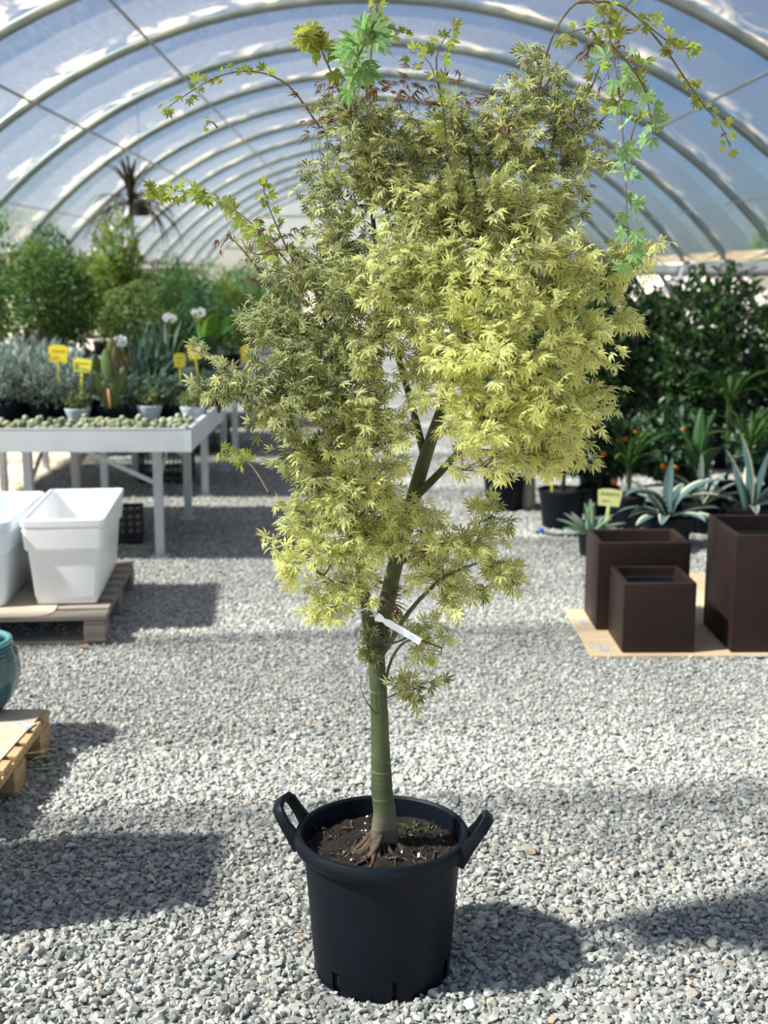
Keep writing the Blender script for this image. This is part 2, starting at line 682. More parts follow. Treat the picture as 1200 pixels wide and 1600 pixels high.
def leaf_cloud(name, n, P, axis, nrm, Ls, Ws, cols, fold=.25, droop=.2, six=False):
    """n simple folded leaves as one mesh"""
    if six:
        T = np.array([[0, 0, 0], [.45, .5, fold], [1, 0, -droop], [.45, -.5, fold], [.45, 0, 0.02], [.8, .26, fold * .4 - droop * .5], [.8, -.26, fold * .4 - droop * .5]])
        Ft = np.array([[0, 4, 1], [4, 5, 1], [4, 2, 5], [0, 3, 4], [3, 6, 4], [6, 2, 4]])
    else:
        T = np.array([[0, 0, 0], [.48, .5, fold], [1, 0, -droop], [.48, -.5, fold]])
        Ft = np.array([[0, 2, 1], [0, 3, 2]])
    R = frames(axis, nrm)
    S = np.stack([Ls, Ws, Ws], -1)[:, None, :]
    V = np.einsum('nij,nkj->nki', R, T[None] * S) + P[:, None, :]
    k = len(T)
    Fa = (Ft[None] + (np.arange(n) * k)[:, None, None]).reshape(-1, 3)
    C = np.repeat(cols, len(Ft), axis=0)
    return mesh_np(name, V.reshape(-1, 3), [Fa], C)


def pick_cols(n, palette, var=.18, rng=RNG):
    pal = np.array(palette)
    c = pal[rng.integers(0, len(pal), n)]
    return np.clip(c * rng.uniform(1 - var, 1 + var, (n, 1)) * rng.uniform(.94, 1.06, (n, 3)), 0, 1)


def bush_mesh(name, n, size, L, W, palette, seed, z0=0.0, shell=2.0, upb=.35, holes=.35, lump=3.0, column=False, droop=.25, fold=.22, six=False):
    """leaves filling a lumpy rounded volume of half-sizes `size`, centred at height z0 + size z"""
    rng = np.random.default_rng(seed)
    cs = rng.normal(size=(14, 3))
    cs = norm(cs)
    amp = rng.uniform(-.28, .25, 14)
    d = norm(rng.normal(size=(n * 2, 3)))
    lum = 1 + (np.maximum(0, d @ cs.T - .55) * 2.2 * amp[None]).sum(1)
    r = rng.uniform(0, 1, n * 2) ** (1 / (shell + 1)) * lum
    p = d * r[:, None]
    if column:
        p = np.stack([p[:, 0] * .9 + rng.normal(size=n * 2) * .1, p[:, 1] * .9 + rng.normal(size=n * 2) * .1, rng.uniform(-1, 1, n * 2) * (1 - .12 * np.abs(p[:, 0]))], 1)
    h = np.sin(p[:, 0] * lump * 2.1 + seed) * np.sin(p[:, 1] * lump * 1.7 + seed * 2) * np.sin(p[:, 2] * lump * 2.6 + seed * 3)
    keep = np.where(rng.uniform(-1, 1, n * 2) * (1 - holes) + h * 2.2 > -holes * 1.2)[0][:n]
    p, d = p[keep], d[keep]
    n = len(p)
    P = p * np.array(size) + np.array([0, 0, z0 + size[2]])
    ax = norm(d * .8 + rng.normal(size=(n, 3)) * .75 + np.array([0, 0, upb]))
    nr = norm(np.array([0, 0, 1.0]) + d * .5 + rng.normal(size=(n, 3)) * .5)
    Ls = L * rng.uniform(.65, 1.25, n)
    Ws = W * rng.uniform(.75, 1.2, n)
    return leaf_cloud(name, n, P, ax, nr, Ls, Ws, pick_cols(n, palette, .3, rng), fold, droop, six)


def stems_mesh(name, h, spread, n, r, seed, z0=0.0):
    rng = random.Random(seed)
    mb = MB()
    for i in range(n):
        a = rng.uniform(0, 2 * PI)
        s = spread * rng.uniform(.2, 1)
        hh = h * rng.uniform(.75, 1)
        pts = []
        for k in range(6):
            t = k / 5
            pts.append((math.cos(a) * s * t ** 1.3 + rng.uniform(-1, 1) * .012, math.sin(a) * s * t ** 1.3 + rng.uniform(-1, 1) * .012, z0 + hh * t))
        mb.tube(pts, [r * (1 - .7 * k / 5) for k in range(6)], 6)
    return mb.mesh(name, True)


def pot_mesh(name, r, h, n=28, lip=.012):
    return MB().lathe([(.001, .006), (r * .76, .006), (r * .78, 0), (r * .8, .004), (r * .965, h - lip * 2.2), (r * .97, h - lip * 2), (r, h - lip * 1.9), (r * 1.01, h - lip * .5), (r, h), (r * .93, h), (r * .90, h - lip),
                       (r * .86, h * .75), (.001, h * .75)], n).mesh(name, True, .7)


def soil_mesh(name, r, z):
    return MB().lathe([(r, z - .01), (r * .95, z), (r * .5, z + .008), (.001, z + .012)], 20).mesh(name, True)


# ================================================================== SETTING
# ---- ground
gm = MB()
NG = 24
gm.add([(-60 + 120 * i / NG, -20 + 140 * j / NG, 0) for j in range(NG + 1) for i in range(NG + 1)],
       [(j * (NG + 1) + i, j * (NG + 1) + i + 1, (j + 1) * (NG + 1) + i + 1, (j + 1) * (NG + 1) + i) for j in range(NG) for i in range(NG)])
floor = structure('floor', gm.mesh('floor'), M['ground'], 'pale grey gravel ground')


def stone_mesh(name, seed):
    rng = random.Random(seed)
    bm = bmesh.new()
    for i in range(13):
        v = Vector((rng.gauss(0, 1), rng.gauss(0, 1), rng.gauss(0, 1))).normalized()
        v = Vector((v.x * rng.uniform(.8, 1.05), v.y * rng.uniform(.62, .9), v.z * rng.uniform(.42, .6)))
        bm.verts.new(v)
    bmesh.ops.convex_hull(bm, input=list(bm.verts))
    for v in [v for v in bm.verts if not v.link_faces]:
        bm.verts.remove(v)
    me = bpy.data.meshes.new(name)
    bm.to_mesh(me)
    bm.free()
    me.materials.append(M['pebble'])
    return me


stones = [stone_mesh('pebble_%d' % i, 50 + i) for i in range(14)]
stone_col = bpy.data.collections.new('pebble_sources')
for i, me in enumerate(stones):
    o = bpy.data.objects.new('pebble_source_%02d' % i, me)
    stone_col.objects.link(o)


def in_view(p, m=0.0):
    half = (.315 * np.maximum(p[:, 1] + .3, 0)) + m
    return np.abs(p[:, 0] - .02) < half


def scatter(y0, y1, sp, smin, smax, margin, rng):
    ny = int((y1 - y0) / sp)
    hw = .315 * y1 + margin + .2
    nx = int(2 * hw / sp)
    gx, gy = np.meshgrid(np.arange(nx), np.arange(ny))
    p = np.stack([-hw + (gx.ravel() + .5) * sp, y0 + (gy.ravel() + .5) * sp], 1) + rng.uniform(-.6, .6, (nx * ny, 2)) * sp
    p = p[in_view(p, margin)]
    s = smin + (smax - smin) * rng.uniform(0, 1, len(p)) ** 2.2
    return p, s


g_rng = np.random.default_rng(5)
layers = [scatter(1.9, 5.2, .0165, .0075, .0165, .55, g_rng), scatter(5.2, 8.5, .021, .009, .017, .55, g_rng), scatter(8.5, 15, .036, .013, .021, .3, g_rng),
          scatter(1.9, 4.6, .06, .013, .027, .5, g_rng), scatter(1.9, 3.6, .025, .010, .019, .45, g_rng)]
lz = [0.001, 0.001, 0.0, .005, .006]
PP, SS = [], []
for (p, s), z in zip(layers, lz):
    PP.append(np.concatenate([p, (z + g_rng.uniform(-.002, .004, len(p)))[:, None]], 1))
    SS.append(s)
PP, SS = np.concatenate(PP), np.concatenate(SS)
# keep stones out of the pot foot
keep = np.hypot(PP[:, 0] - .025, PP[:, 1] - 2.851) > .168
PP, SS = PP[keep], SS[keep]
RR = np.stack([g_rng.normal(0, .35, len(PP)), g_rng.normal(0, .35, len(PP)), g_rng.uniform(0, 2 * PI, len(PP))], 1)
S3 = SS[:, None] * g_rng.uniform(.8, 1.25, (len(PP), 3))
ID = g_rng.integers(0, len(stones), len(PP))
# the 300 stones that show largest become single parts of the floor
px_y = PP[:, 1]
vis = in_view(PP, -.03) & (px_y > 2.46)
big = np.where(vis, SS / np.maximum(px_y, .5), 0)
order = np.argsort(-big)[:300]
for i in order:
    o = obj('pebble', stones[ID[i]], None, floor, PP[i] + np.array([0, 0, .002]), RR[i], S3[i])
mask = np.ones(len(PP), bool)
mask[order] = False
PP, RR, S3, ID = PP[mask], RR[mask], S3[mask], ID[mask]
gpm = bpy.data.meshes.new('gravel')
gpm.vertices.add(len(PP))
gpm.vertices.foreach_set('co', PP.astype(np.float32).ravel())
for nm, arr in (('rot', RR), ('scl', S3)):
    a = gpm.attributes.new(nm, 'FLOAT_VECTOR', 'POINT')
    a.data.foreach_set('vector', arr.astype(np.float32).ravel())
a = gpm.attributes.new('idx', 'INT', 'POINT')
a.data.foreach_set('value', ID.astype(np.int32))
gpm.update()
gravel = obj('gravel', gpm, None, floor)
gravel['kind'] = 'stuff'
ng = bpy.data.node_groups.new('gravel_scatter', 'GeometryNodeTree')
ng.interface.new_socket('Geometry', in_out='INPUT', socket_type='NodeSocketGeometry')
ng.interface.new_socket('Geometry', in_out='OUTPUT', socket_type='NodeSocketGeometry')
gi, go = ng.nodes.new('NodeGroupInput'), ng.nodes.new('NodeGroupOutput')
iop = ng.nodes.new('GeometryNodeInstanceOnPoints')
ci = ng.nodes.new('GeometryNodeCollectionInfo')
ci.inputs['Collection'].default_value = stone_col
ci.inputs['Separate Children'].default_value = True
ci.inputs['Reset Children'].default_value = True


def named(nm, ty):
    n = ng.nodes.new('GeometryNodeInputNamedAttribute')
    n.data_type = ty
    n.inputs['Name'].default_value = nm
    return n.outputs['Attribute']


e2r = ng.nodes.new('FunctionNodeEulerToRotation')
ng.links.new(named('rot', 'FLOAT_VECTOR'), e2r.inputs[0])
ng.links.new(gi.outputs[0], iop.inputs['Points'])
ng.links.new(ci.outputs[0], iop.inputs['Instance'])
iop.inputs['Pick Instance'].default_value = True
ng.links.new(named('idx', 'INT'), iop.inputs['Instance Index'])
ng.links.new(e2r.outputs[0], iop.inputs['Rotation'])
ng.links.new(named('scl', 'FLOAT_VECTOR'), iop.inputs['Scale'])
ng.links.new(iop.outputs[0], go.inputs[0])
md = gravel.modifiers.new('gravel', 'NODES')
md.node_group = ng

# ---- polytunnel roof
R_T, ZC = 5.30, -1.35
HOOP_Y = [9.0 + 2.0 * k for k in range(-4, 13)]        # 1 .. 33, near end left open by the camera so skylight fills the shade
Y_END = HOOP_Y[-1]
EAVE = 1.90
ceiling = structure('ceiling', None, None, 'arched greenhouse roof of translucent film over steel hoops')


def arc_pt(a, r=R_T):
    return (r * math.sin(a), ZC + r * math.cos(a))


A_G = math.acos((0.0 - ZC) / R_T)
A_E = math.acos((EAVE - ZC) / R_T)
hm = MB().tube([(arc_pt(-A_G + 2 * A_G * i / 60)[0], 0, arc_pt(-A_G + 2 * A_G * i / 60)[1]) for i in range(61)], .040, 10).mesh('hoop', True)
for y in HOOP_Y:
    obj('hoop', hm, M['hoop'], ceiling, (0, y, 0))


def film_panel(y0, y1, seed):
    nu, nv = 90, 14
    rng = np.random.default_rng(seed)
    u = np.linspace(-A_E, A_E, nu + 1)
    v = np.linspace(0, 1, nv + 1)
    U, Vv = np.meshgrid(u, v)
    sag = -.07 * np.sin(PI * Vv) ** .8
    wr = np.zeros_like(U)
    for k in range(7):
        f, ph, sl = rng.uniform(8, 34), rng.uniform(0, 6), rng.uniform(-5, 5)
        wr += .006 * np.sin(U * f * 3 + Vv * sl + ph) * np.exp(-((Vv - rng.choice([.06, .92])) / .22) ** 2)
    r = R_T + .045 + sag + wr
    V = np.stack([r * np.sin(U), y0 + (y1 - y0) * Vv, ZC + r * np.cos(U)], -1).reshape(-1, 3)
    idx = np.arange((nu + 1) * (nv + 1)).reshape(nv + 1, nu + 1)
    Fq = np.stack([idx[:-1, :-1], idx[1:, :-1], idx[1:, 1:], idx[:-1, 1:]], -1).reshape(-1, 4)
    me = mesh_np('film_panel', V, [Fq], None, True)
    uvl = me.uv_layers.new(name='UVMap')
    uvv = np.stack([U * 2.5, Vv], -1).reshape(-1, 2)
    uvl.data.foreach_set('uv', uvv[Fq.ravel()].astype(np.float32).ravel())
    return me


for i in range(len(HOOP_Y) - 1):
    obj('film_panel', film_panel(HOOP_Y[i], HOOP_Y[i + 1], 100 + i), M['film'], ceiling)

for X in (0.0, 1.83, -1.83, 2.82, -2.82, 3.7, -3.7):
    a = math.asin(X / R_T)
    x, z = arc_pt(a, R_T - .055)
    pm = MB().tube([(x, HOOP_Y[0] + (Y_END - HOOP_Y[0]) * i / 18, z) for i in range(19)], .013 if abs(X) < 3.5 else .007, 6).mesh('purlin', True)
    obj('purlin', pm, M['hoop'], ceiling)

# ---- side walls: eave board, rolled curtain, leaning white braces
for side, s in (('left', -1), ('right', 1)):
    w = structure('wall_' + side, None, None, 'open greenhouse side with an eave board and a rolled curtain')
    x, z = arc_pt(s * A_E, R_T + .02)
    mb = MB().bar((x, HOOP_Y[0], z), (x, Y_END, z), .04, .085)
    obj('eave_board', mb.mesh('eave_board'), M['eave_wood'], w)
    xr = x + s * .06
    pts = [(xr, HOOP_Y[0] + i * (Y_END - HOOP_Y[0]) / 40, z - .16 + .008 * math.sin(i * 1.7)) for i in range(41)]
    obj('rolled_curtain', MB().tube(pts, .085, 10).mesh('rolled_curtain', True), M['curtain'], w)
    for y in HOOP_Y[6::2]:
        bm_ = MB().bar((x - s * .0, y, z - .05), (x - s * .55, y + .05, .0), .045, .03)
        obj('side_brace', bm_.mesh('side_brace'), M['white_post'], w)

# ---- far gable
wb = structure('wall_back', None, None, 'far gable end of the greenhouse covered with pale film')
n = 60
V = [(0, 0, 1.2)]
for i in range(n + 1):
    x, z = arc_pt(-A_G + 2 * A_G * i / n, R_T - .02)
    V.append((x, .02 * math.sin(i * 1.1), max(z, 0.02)))
gme = mesh_np('gable_film', np.array(V), [np.array([(0, i, i + 1) for i in range(1, n + 1)] + [(0, n + 1, 1)])], None, True)
uvl = gme.uv_layers.new(name='UVMap')
co = np.array([v.co[:] for v in gme.vertices])
uvl.data.foreach_set('uv', np.stack([co[:, 0] * .4, co[:, 2] * .12], 1)[[l.vertex_index for l in gme.loops]].astype(np.float32).ravel())
obj('gable_film', gme, M['gable'], wb, (0, Y_END + .06, 0))
for x in (-3.0, -1.15, 1.15, 3.0):
    top = ZC + math.sqrt(R_T ** 2 - x * x) - .03
    obj('gable_stud', MB().bar((x, Y_END, 0), (x, Y_END, top), .06, .06).mesh('gable_stud'), M['hoop'], wb)
for z in (1.15, 2.35, 3.15):
    hw = math.sqrt(R_T ** 2 - (z - ZC) ** 2) - .03
    obj('gable_rail', MB().bar((-hw, Y_END - .05, z), (hw, Y_END - .05, z), .05, .05).mesh('gable_rail'), M['hoop'], wb)

# ================================================================== THE POTTED MAPLE
TY = 2.851
TX = 0.025
maple = thing('potted_maple_tree', 'tall cream-and-green variegated maple tree in a black two-handled tub on the gravel', 'potted tree', (TX, TY, 0))
OFF = np.array([TX, TY, 0.0])


def P3(px, py, dy=0.0):
    """pixel and depth offset from the pot's axis -> point in the tree's own frame"""
    return A(px, py, TY + dy) - OFF


# ---- tub
NS = 96
prof = [(.001, .004), (.150, .004), (.158, .0), (.166, .004), (.168, .012), (.1695, .036), (.172, .060), (.182, .2), (.1915, .315), (.192, .325), (.207, .327), (.212, .332), (.2155, .343), (.2145, .356), (.209, .365), (.201, .367), (.196, .362),
        (.193, .34), (.190, .30), (.186, .25)]


def slot(i, j):
    if i not in (4, 5):
        return False
    a = (j + .5) * 360 / NS
    return any(abs((a - c + 180) % 360 - 180) < 2.9 for c in (228, 279, 333, 20, 72, 125, 175))


tub = obj('tub', MB().lathe(prof, NS, slot).mesh('tub', True, .6), M['pot_dark'], maple)
obj('soil_core', MB().lathe([(.001, .008), (.160, .008), (.163, .08), (.16, .09), (.001, .09)], 32).mesh('soil_core', True), M['soil'], tub)
for ang in (-13, 167):
    a0 = math.radians(ang)
    path, radii = [], []
    def cyl(r, da, z):
        return (r * math.cos(a0 + math.radians(da)), r * math.sin(a0 + math.radians(da)), z)
    mb = MB()
    # a flat strap: two risers and a grip
    keys = [(.200, -13.5, .318), (.214, -13.5, .345), (.236, -12.5, .378), (.250, -11, .402), (.256, -8.5, .412), (.259, 0, .416), (.256, 8.5, .412), (.250, 11, .402), (.236, 12.5, .378), (.214, 13.5, .345), (.200, 13.5, .318)]
    pts = [Vector(cyl(*k)) for k in keys]
    rad_dir = Vector((math.cos(a0), math.sin(a0), 0))
    k0 = 0
    for i, p in enumerate(pts):
        t = (pts[min(i + 1, len(pts) - 1)] - pts[max(i - 1, 0)]).normalized()
        wdir = (rad_dir * .75 + Vector((0, 0, -.65)))
        wdir = (wdir - t * wdir.dot(t)).normalized()
        h = t.cross(wdir).normalized()
        hw = .0125 if 2 <= i <= 8 else .017
        ht = .0065
        for sx, sy in ((-1, -1), (-.6, -1.25), (.6, -1.25), (1, -1), (1, 1), (.6, 1.25), (-.6, 1.25), (-1, 1)):
            mb.v.append(tuple(p + wdir * hw * sx + h * ht * sy))
        if i:
            for j in range(8):
                a, b = (i - 1) * 8 + j, (i - 1) * 8 + (j + 1) % 8
                mb.f.append((a, b, b + 8, a + 8))
    mb.f.append(tuple(reversed(range(8))))
    mb.f.append(tuple(range((len(pts) - 1) * 8, len(pts) * 8)))
    hme = mb.mesh('handle', True, .8)
    obj('handle', hme, M['pot_dark'], tub)

# ---- soil with perlite crumbs
ns, nr = 72, 22
V, Fq = [], []
srng = np.random.default_rng(3)
for i in range(nr + 1):
    r = .190 * i / nr
    for j in range(ns):
        a = 2 * PI * j / ns
        x, y = r * math.cos(a), r * math.sin(a)
        z = .315 + .014 * math.exp(-(r / .09) ** 2) + .006 * math.sin(x * 60 + 1) * math.sin(y * 55) + srng.normal() * .0028
        V.append((x, y, z))
for i in range(nr):
    for j in range(ns):
        a, b = i * ns + j, i * ns + (j + 1) % ns
        Fq.append((a, b, b + ns, a + ns))
soil = obj('soil', mesh_np('soil', np.array(V), [np.array(Fq)]), M['soil'], maple)
mb, mb2 = MB(), MB()
sr = random.Random(4)
for i in range(170):
    r, a = .183 * math.sqrt(sr.random()), sr.uniform(0, 2 * PI)
    c = Vector((r * math.cos(a), r * math.sin(a), .318 + .012 * math.exp(-(r / .09) ** 2) + sr.uniform(0, .004)))
    s = sr.uniform(.0015, .005) if i % 14 else .008
    R = Euler((sr.uniform(0, 3), sr.uniform(0, 3), sr.uniform(0, 3))).to_matrix()
    (mb if i % 5 == 0 else mb2).box(c, (s * 1.4, s, s * .9) if i % 5 == 0 else (s * 5, s * .8, s * .7), R)
o = obj('perlite', mb.mesh('perlite'), M['perlite'], soil)
o['kind'] = 'stuff'
o = obj('bark_chips', mb2.mesh('bark_chips'), M['root'], soil)
o['kind'] = 'stuff'
# a few weeds in the soil
wp, wa = [], []
for i in range(70):
    x, y = sr.gauss(.085, .03), sr.gauss(.075, .025)
    wp.append((x, y, .322 + sr.uniform(0, .015)))
    wa.append((sr.uniform(-1, 1), sr.uniform(-1, 1), sr.uniform(.2, 1)))
n_ = len(wp)
wme = leaf_cloud('weeds', n_, np.array(wp), np.array(wa), np.array([[0, 0, 1.]] * n_) + RNG.normal(size=(n_, 3)) * .3, np.full(n_, .013), np.full(n_, .006), pick_cols(n_, [(.09, .15, .04), (.14, .18, .06)]))
o = obj('weeds', wme, M['leaf'], soil)
o['kind'] = 'stuff'

MPX = .00152   # metres per pixel at the tree


def smooth_path(pts, rad, k=5):
    """Catmull-Rom through the key points"""
    P = np.array(pts, float)
    r = np.array(rad, float)
    out, ro = [], []
    for i in range(len(P) - 1):
        p0, p1, p2, p3 = P[max(i - 1, 0)], P[i], P[i + 1], P[min(i + 2, len(P) - 1)]
        for j in range(k):
            t = j / k
            out.append(.5 * ((2 * p1) + (-p0 + p2) * t + (2 * p0 - 5 * p1 + 4 * p2 - p3) * t * t + (-p0 + 3 * p1 - 3 * p2 + p3) * t ** 3))
            ro.append(r[i] + (r[i + 1] - r[i]) * t)
    out.append(P[-1])
    ro.append(r[-1])
    return np.array(out), np.array(ro)


# ---- trunk, roots, limbs
tk, tr_ = smooth_path([P3(598, 1312), P3(599, 1290), P3(600, 1268), P3(597, 1235), P3(594, 1160), P3(592, 1090), P3(588, 1030), P3(587, 992)],
                      [.033, .031, .0275, .0265, .0225, .0205, .0205, .0235])
mb = MB()
mb.tube(tk, list(tr_), 20)
tme = mb.mesh('trunk', True)
# flutes at the foot
for v in tme.vertices:
    c = np.array([np.interp(v.co.z, tk[:, 2], tk[:, 0]), np.interp(v.co.z, tk[:, 2], tk[:, 1])])
    d = np.array([v.co.x, v.co.y]) - c
    a = math.atan2(d[1], d[0])
    w = max(0, min(1, (.46 - v.co.z) / .12))
    s = 1 + w * .20 * math.cos(3 * a + .6) + .02 * math.sin(v.co.z * 90 + a)
    v.co.x, v.co.y = c[0] + d[0] * s, c[1] + d[1] * s
trunk = obj('trunk', tme, M['bark'], maple)
rr_ = random.Random(9)
ROOTS = [(184 + 9 * k, .085 + .035 * ((k * 5) % 4) / 3, .011 - .0006 * (k % 4), .055) for k in range(9)] + [(275, .06, .008, .03), (300, .08, .008, .028), (328, .10, .009, .03), (350, .11, .008, .026), (15, .08, .007, .025), (60, .08, .009, .03), (120, .09, .010, .03), (160, .08, .008, .03)]
for ang, L, r, rise in ROOTS:
    a = math.radians(ang)
    c0 = np.array([tk[6, 0], tk[6, 1]])
    pts, rad = [], []
    for k in range(7):
        t = k / 6
        rr0 = .008 + L * t
        aa = a + .25 * math.sin(t * 3 + ang)
        pts.append((c0[0] + rr0 * math.cos(aa), c0[1] + rr0 * math.sin(aa), .320 + rise * (1 - t) ** 2.0 - .008 * t + .003 * math.sin(t * 9)))
        rad.append(r * (1 - .72 * t))
    obj('root', MB().tube(pts, rad, 8).mesh('root', True), M['root'], trunk)

LIMBS = {
    'L': ([(581, 1000, 0), (572, 945, -.02), (562, 880, -.04), (553, 800, -.05), (546, 720, -.04), (538, 640, -.02), (518, 545, 0), (495, 460, .03), (470, 400, .05)], [.017, .0135, .0115, .010, .009, .0075, .006, .0045, .003]),
    'R': ([(595, 1005, .01), (604, 945, .03), (617, 885, .05), (640, 800, .06), (662, 722, .07), (690, 640, .07), (718, 560, .06), (738, 470, .05), (745, 380, .03), (740, 280, .02), (725, 200, .0)], [.020, .0195, .019, .0185, .0165, .013, .0105, .008, .0065, .005, .003]),
    'R2': ([(650, 775, .06), (684, 742, .02), (722, 700, -.04), (775, 640, -.10), (845, 585, -.14), (910, 540, -.14)], [.011, .009, .0075, .006, .0045, .003]),
    'L2': ([(546, 725, -.04), (505, 665, -.10), (455, 625, -.14), (400, 605, -.16), (345, 605, -.16)], [.007, .006, .005, .0038, .0025]),
    'C': ([(664, 716, .07), (640, 620, .12), (612, 520, .14), (592, 420, .12), (580, 320, .08), (566, 220, .04), (555, 170, .02)], [.010, .0085, .0075, .0065, .005, .004, .003]),
    'M': ([(738, 472, .05), (795, 400, .06), (845, 300, .06), (868, 200, .04), (872, 120, .02)], [.007, .006, .005, .004, .0025]),
    'E': ([(775, 640, -.10), (850, 530, -.02), (930, 450, .06), (1000, 410, .08)], [.006, .005, .004, .0025]),
    'B1': ([(592, 1030, -.01), (612, 1000, -.04), (640, 955, -.08), (690, 905, -.12), (745, 880, -.14)], [.0075, .006, .005, .004, .0025]),
    'B2': ([(600, 1078, -.01), (612, 1030, -.05), (640, 1000, -.08), (690, 1012, -.10)], [.004, .0032, .0026, .0018]),
    'B3': ([(601, 1092, -.01), (630, 1080, -.04), (665, 1075, -.06)], [.0028, .0024, .0016]),
    'B4': ([(568, 945, -.02), (535, 920, -.08), (490, 890, -.12)], [.0045, .0035, .0022]),
    'B5': ([(617, 885, .05), (665, 860, .02), (730, 850, 0), (790, 890, -.02)], [.0055, .0045, .0035, .0022]),
    'B6': ([(562, 880, -.04), (520, 855, .02), (470, 850, .05)], [.0045, .0035, .0022]),
}
limb_pts = []
for k, (pts, rad) in LIMBS.items():
    p, r = smooth_path([P3(*q) for q in pts], rad)
    obj('branch', MB().tube(p, list(r), 10).mesh('branch', True), M['bark'], maple)
    limb_pts += [(q, rr0) for q, rr0 in zip(p, r)]
LP = np.array([q for q, _ in limb_pts])
# a bare hair-thin twig low on the trunk
obj('branch', MB().tube([P3(584, 1112, -.02), P3(572, 1095, -.03), P3(563, 1075, -.03), P3(564, 1050, -.03)], [.0022, .0014, .001, .0007], 6).mesh('branch', True), M['twig'], maple)


# ---- leaf shapes: five to seven pointed lobes, green heart and cream margin
def maple_leaf(inner, curl, fold, seed, wr=.235):
    """returns V, F3, F4, kind3, kind4; kind 0 margin, 1 heart, 2 stalk"""
    rng = random.Random(seed)
    V, F3, F4, K3, K4 = [], [], [], [], []

    def bend(x, y, z):
        r = math.hypot(x, y)
        return (x, y, z - curl * r * r)
    lobes = [(0, 1.0), (38, .9), (-38, .9), (78, .66), (-78, .66)]
    if seed % 2:
        lobes += [(122, .34), (-122, .34)]
    for ang, L in lobes:
        a = math.radians(ang + rng.uniform(-6, 6))
        L *= rng.uniform(.88, 1.1)
        w = wr * L * rng.uniform(.85, 1.12) * .5
        ca, sa = math.cos(a), math.sin(a)

        def q(u, v, z=0.0):
            return bend(u * ca - v * sa, u * sa + v * ca, z)
        b = len(V)
        V += [(0, 0, 0), q(.5 * L, w, fold * w), q(.5 * L, -w, fold * w), q(L, 0, 0), q(.5 * L, w * inner, fold * w * inner * .3), q(.5 * L, -w * inner, fold * w * inner * .3), q(L * (.62 + .33 * inner), 0, -.005)]
        F4.append((b, b + 5, b + 6, b + 4)); K4.append(1)
        F3.append((b, b + 4, b + 1)); K3.append(0)
        F4.append((b + 4, b + 6, b + 3, b + 1)); K4.append(0)
        F3.append((b, b + 2, b + 5)); K3.append(0)
        F4.append((b + 5, b + 2, b + 3, b + 6)); K4.append(0)
    b = len(V)
    V += [(-.55, -.012, -.03), (-.55, .012, -.03), (0, .012, 0), (0, -.012, 0)]
    F4.append((b, b + 3, b + 2, b + 1)); K4.append(2)
    V = np.array(V) + np.array([.55, 0, .03])
    return V, np.array(F3), np.array(F4), np.array(K3), np.array(K4)


INN = [.25, .46, .68, .82]
TPL = []
for ii, inn in enumerate(INN):
    for c, (curl, fold) in enumerate(((.18, .5), (.42, .7), (.05, .3))):
        TPL.append(maple_leaf(inn, curl, fold, ii * 3 + c))
T_GREEN = [maple_leaf(.9, .25, .25, 40, .36), maple_leaf(.85, .4, .2, 41, .36), maple_leaf(.9, .15, .3, 43, .38)]
T_DEAD = [maple_leaf(.5, 1.6, 1.6, 50, .3), maple_leaf(.5, 2.2, 1.2, 51, .26)]
ALL_T = TPL + T_GREEN + T_DEAD

lrng = np.random.default_rng(21)
LEAF = dict(pos=[], ax=[], nr=[], sc=[], tpl=[], cm=[], ci=[])
twig_mb = MB()
TOCAM = norm(np.array([0, -1.0, 0.1]))


def leaf_colors(g, n):
    """g 0 = nearly all cream-yellow, 1 = green with a thin pale edge"""
    yl = np.array([.86, .87, .36])
    pc = np.array([.74, .76, .42])
    ol = np.array([.52, .55, .17])
    m = yl * (1 - g) + pc * g
    mix = lrng.uniform(0, 1, (n, 1)) ** 2
    cm = m * (1 - .4 * mix) + ol * .4 * mix
    cm = cm * lrng.uniform(.82, 1.1, (n, 1))
    gi_ = np.array([.70, .70, .23]) * (1 - g) ** 1.2 + np.array([.045, .085, .025]) * (1 - (1 - g) ** 1.2)
    ci_ = gi_ * lrng.uniform(.65, 1.3, (n, 1)) * lrng.uniform(.92, 1.08, (n, 3))
    return np.clip(cm, 0, 1), np.clip(ci_, 0, 1)


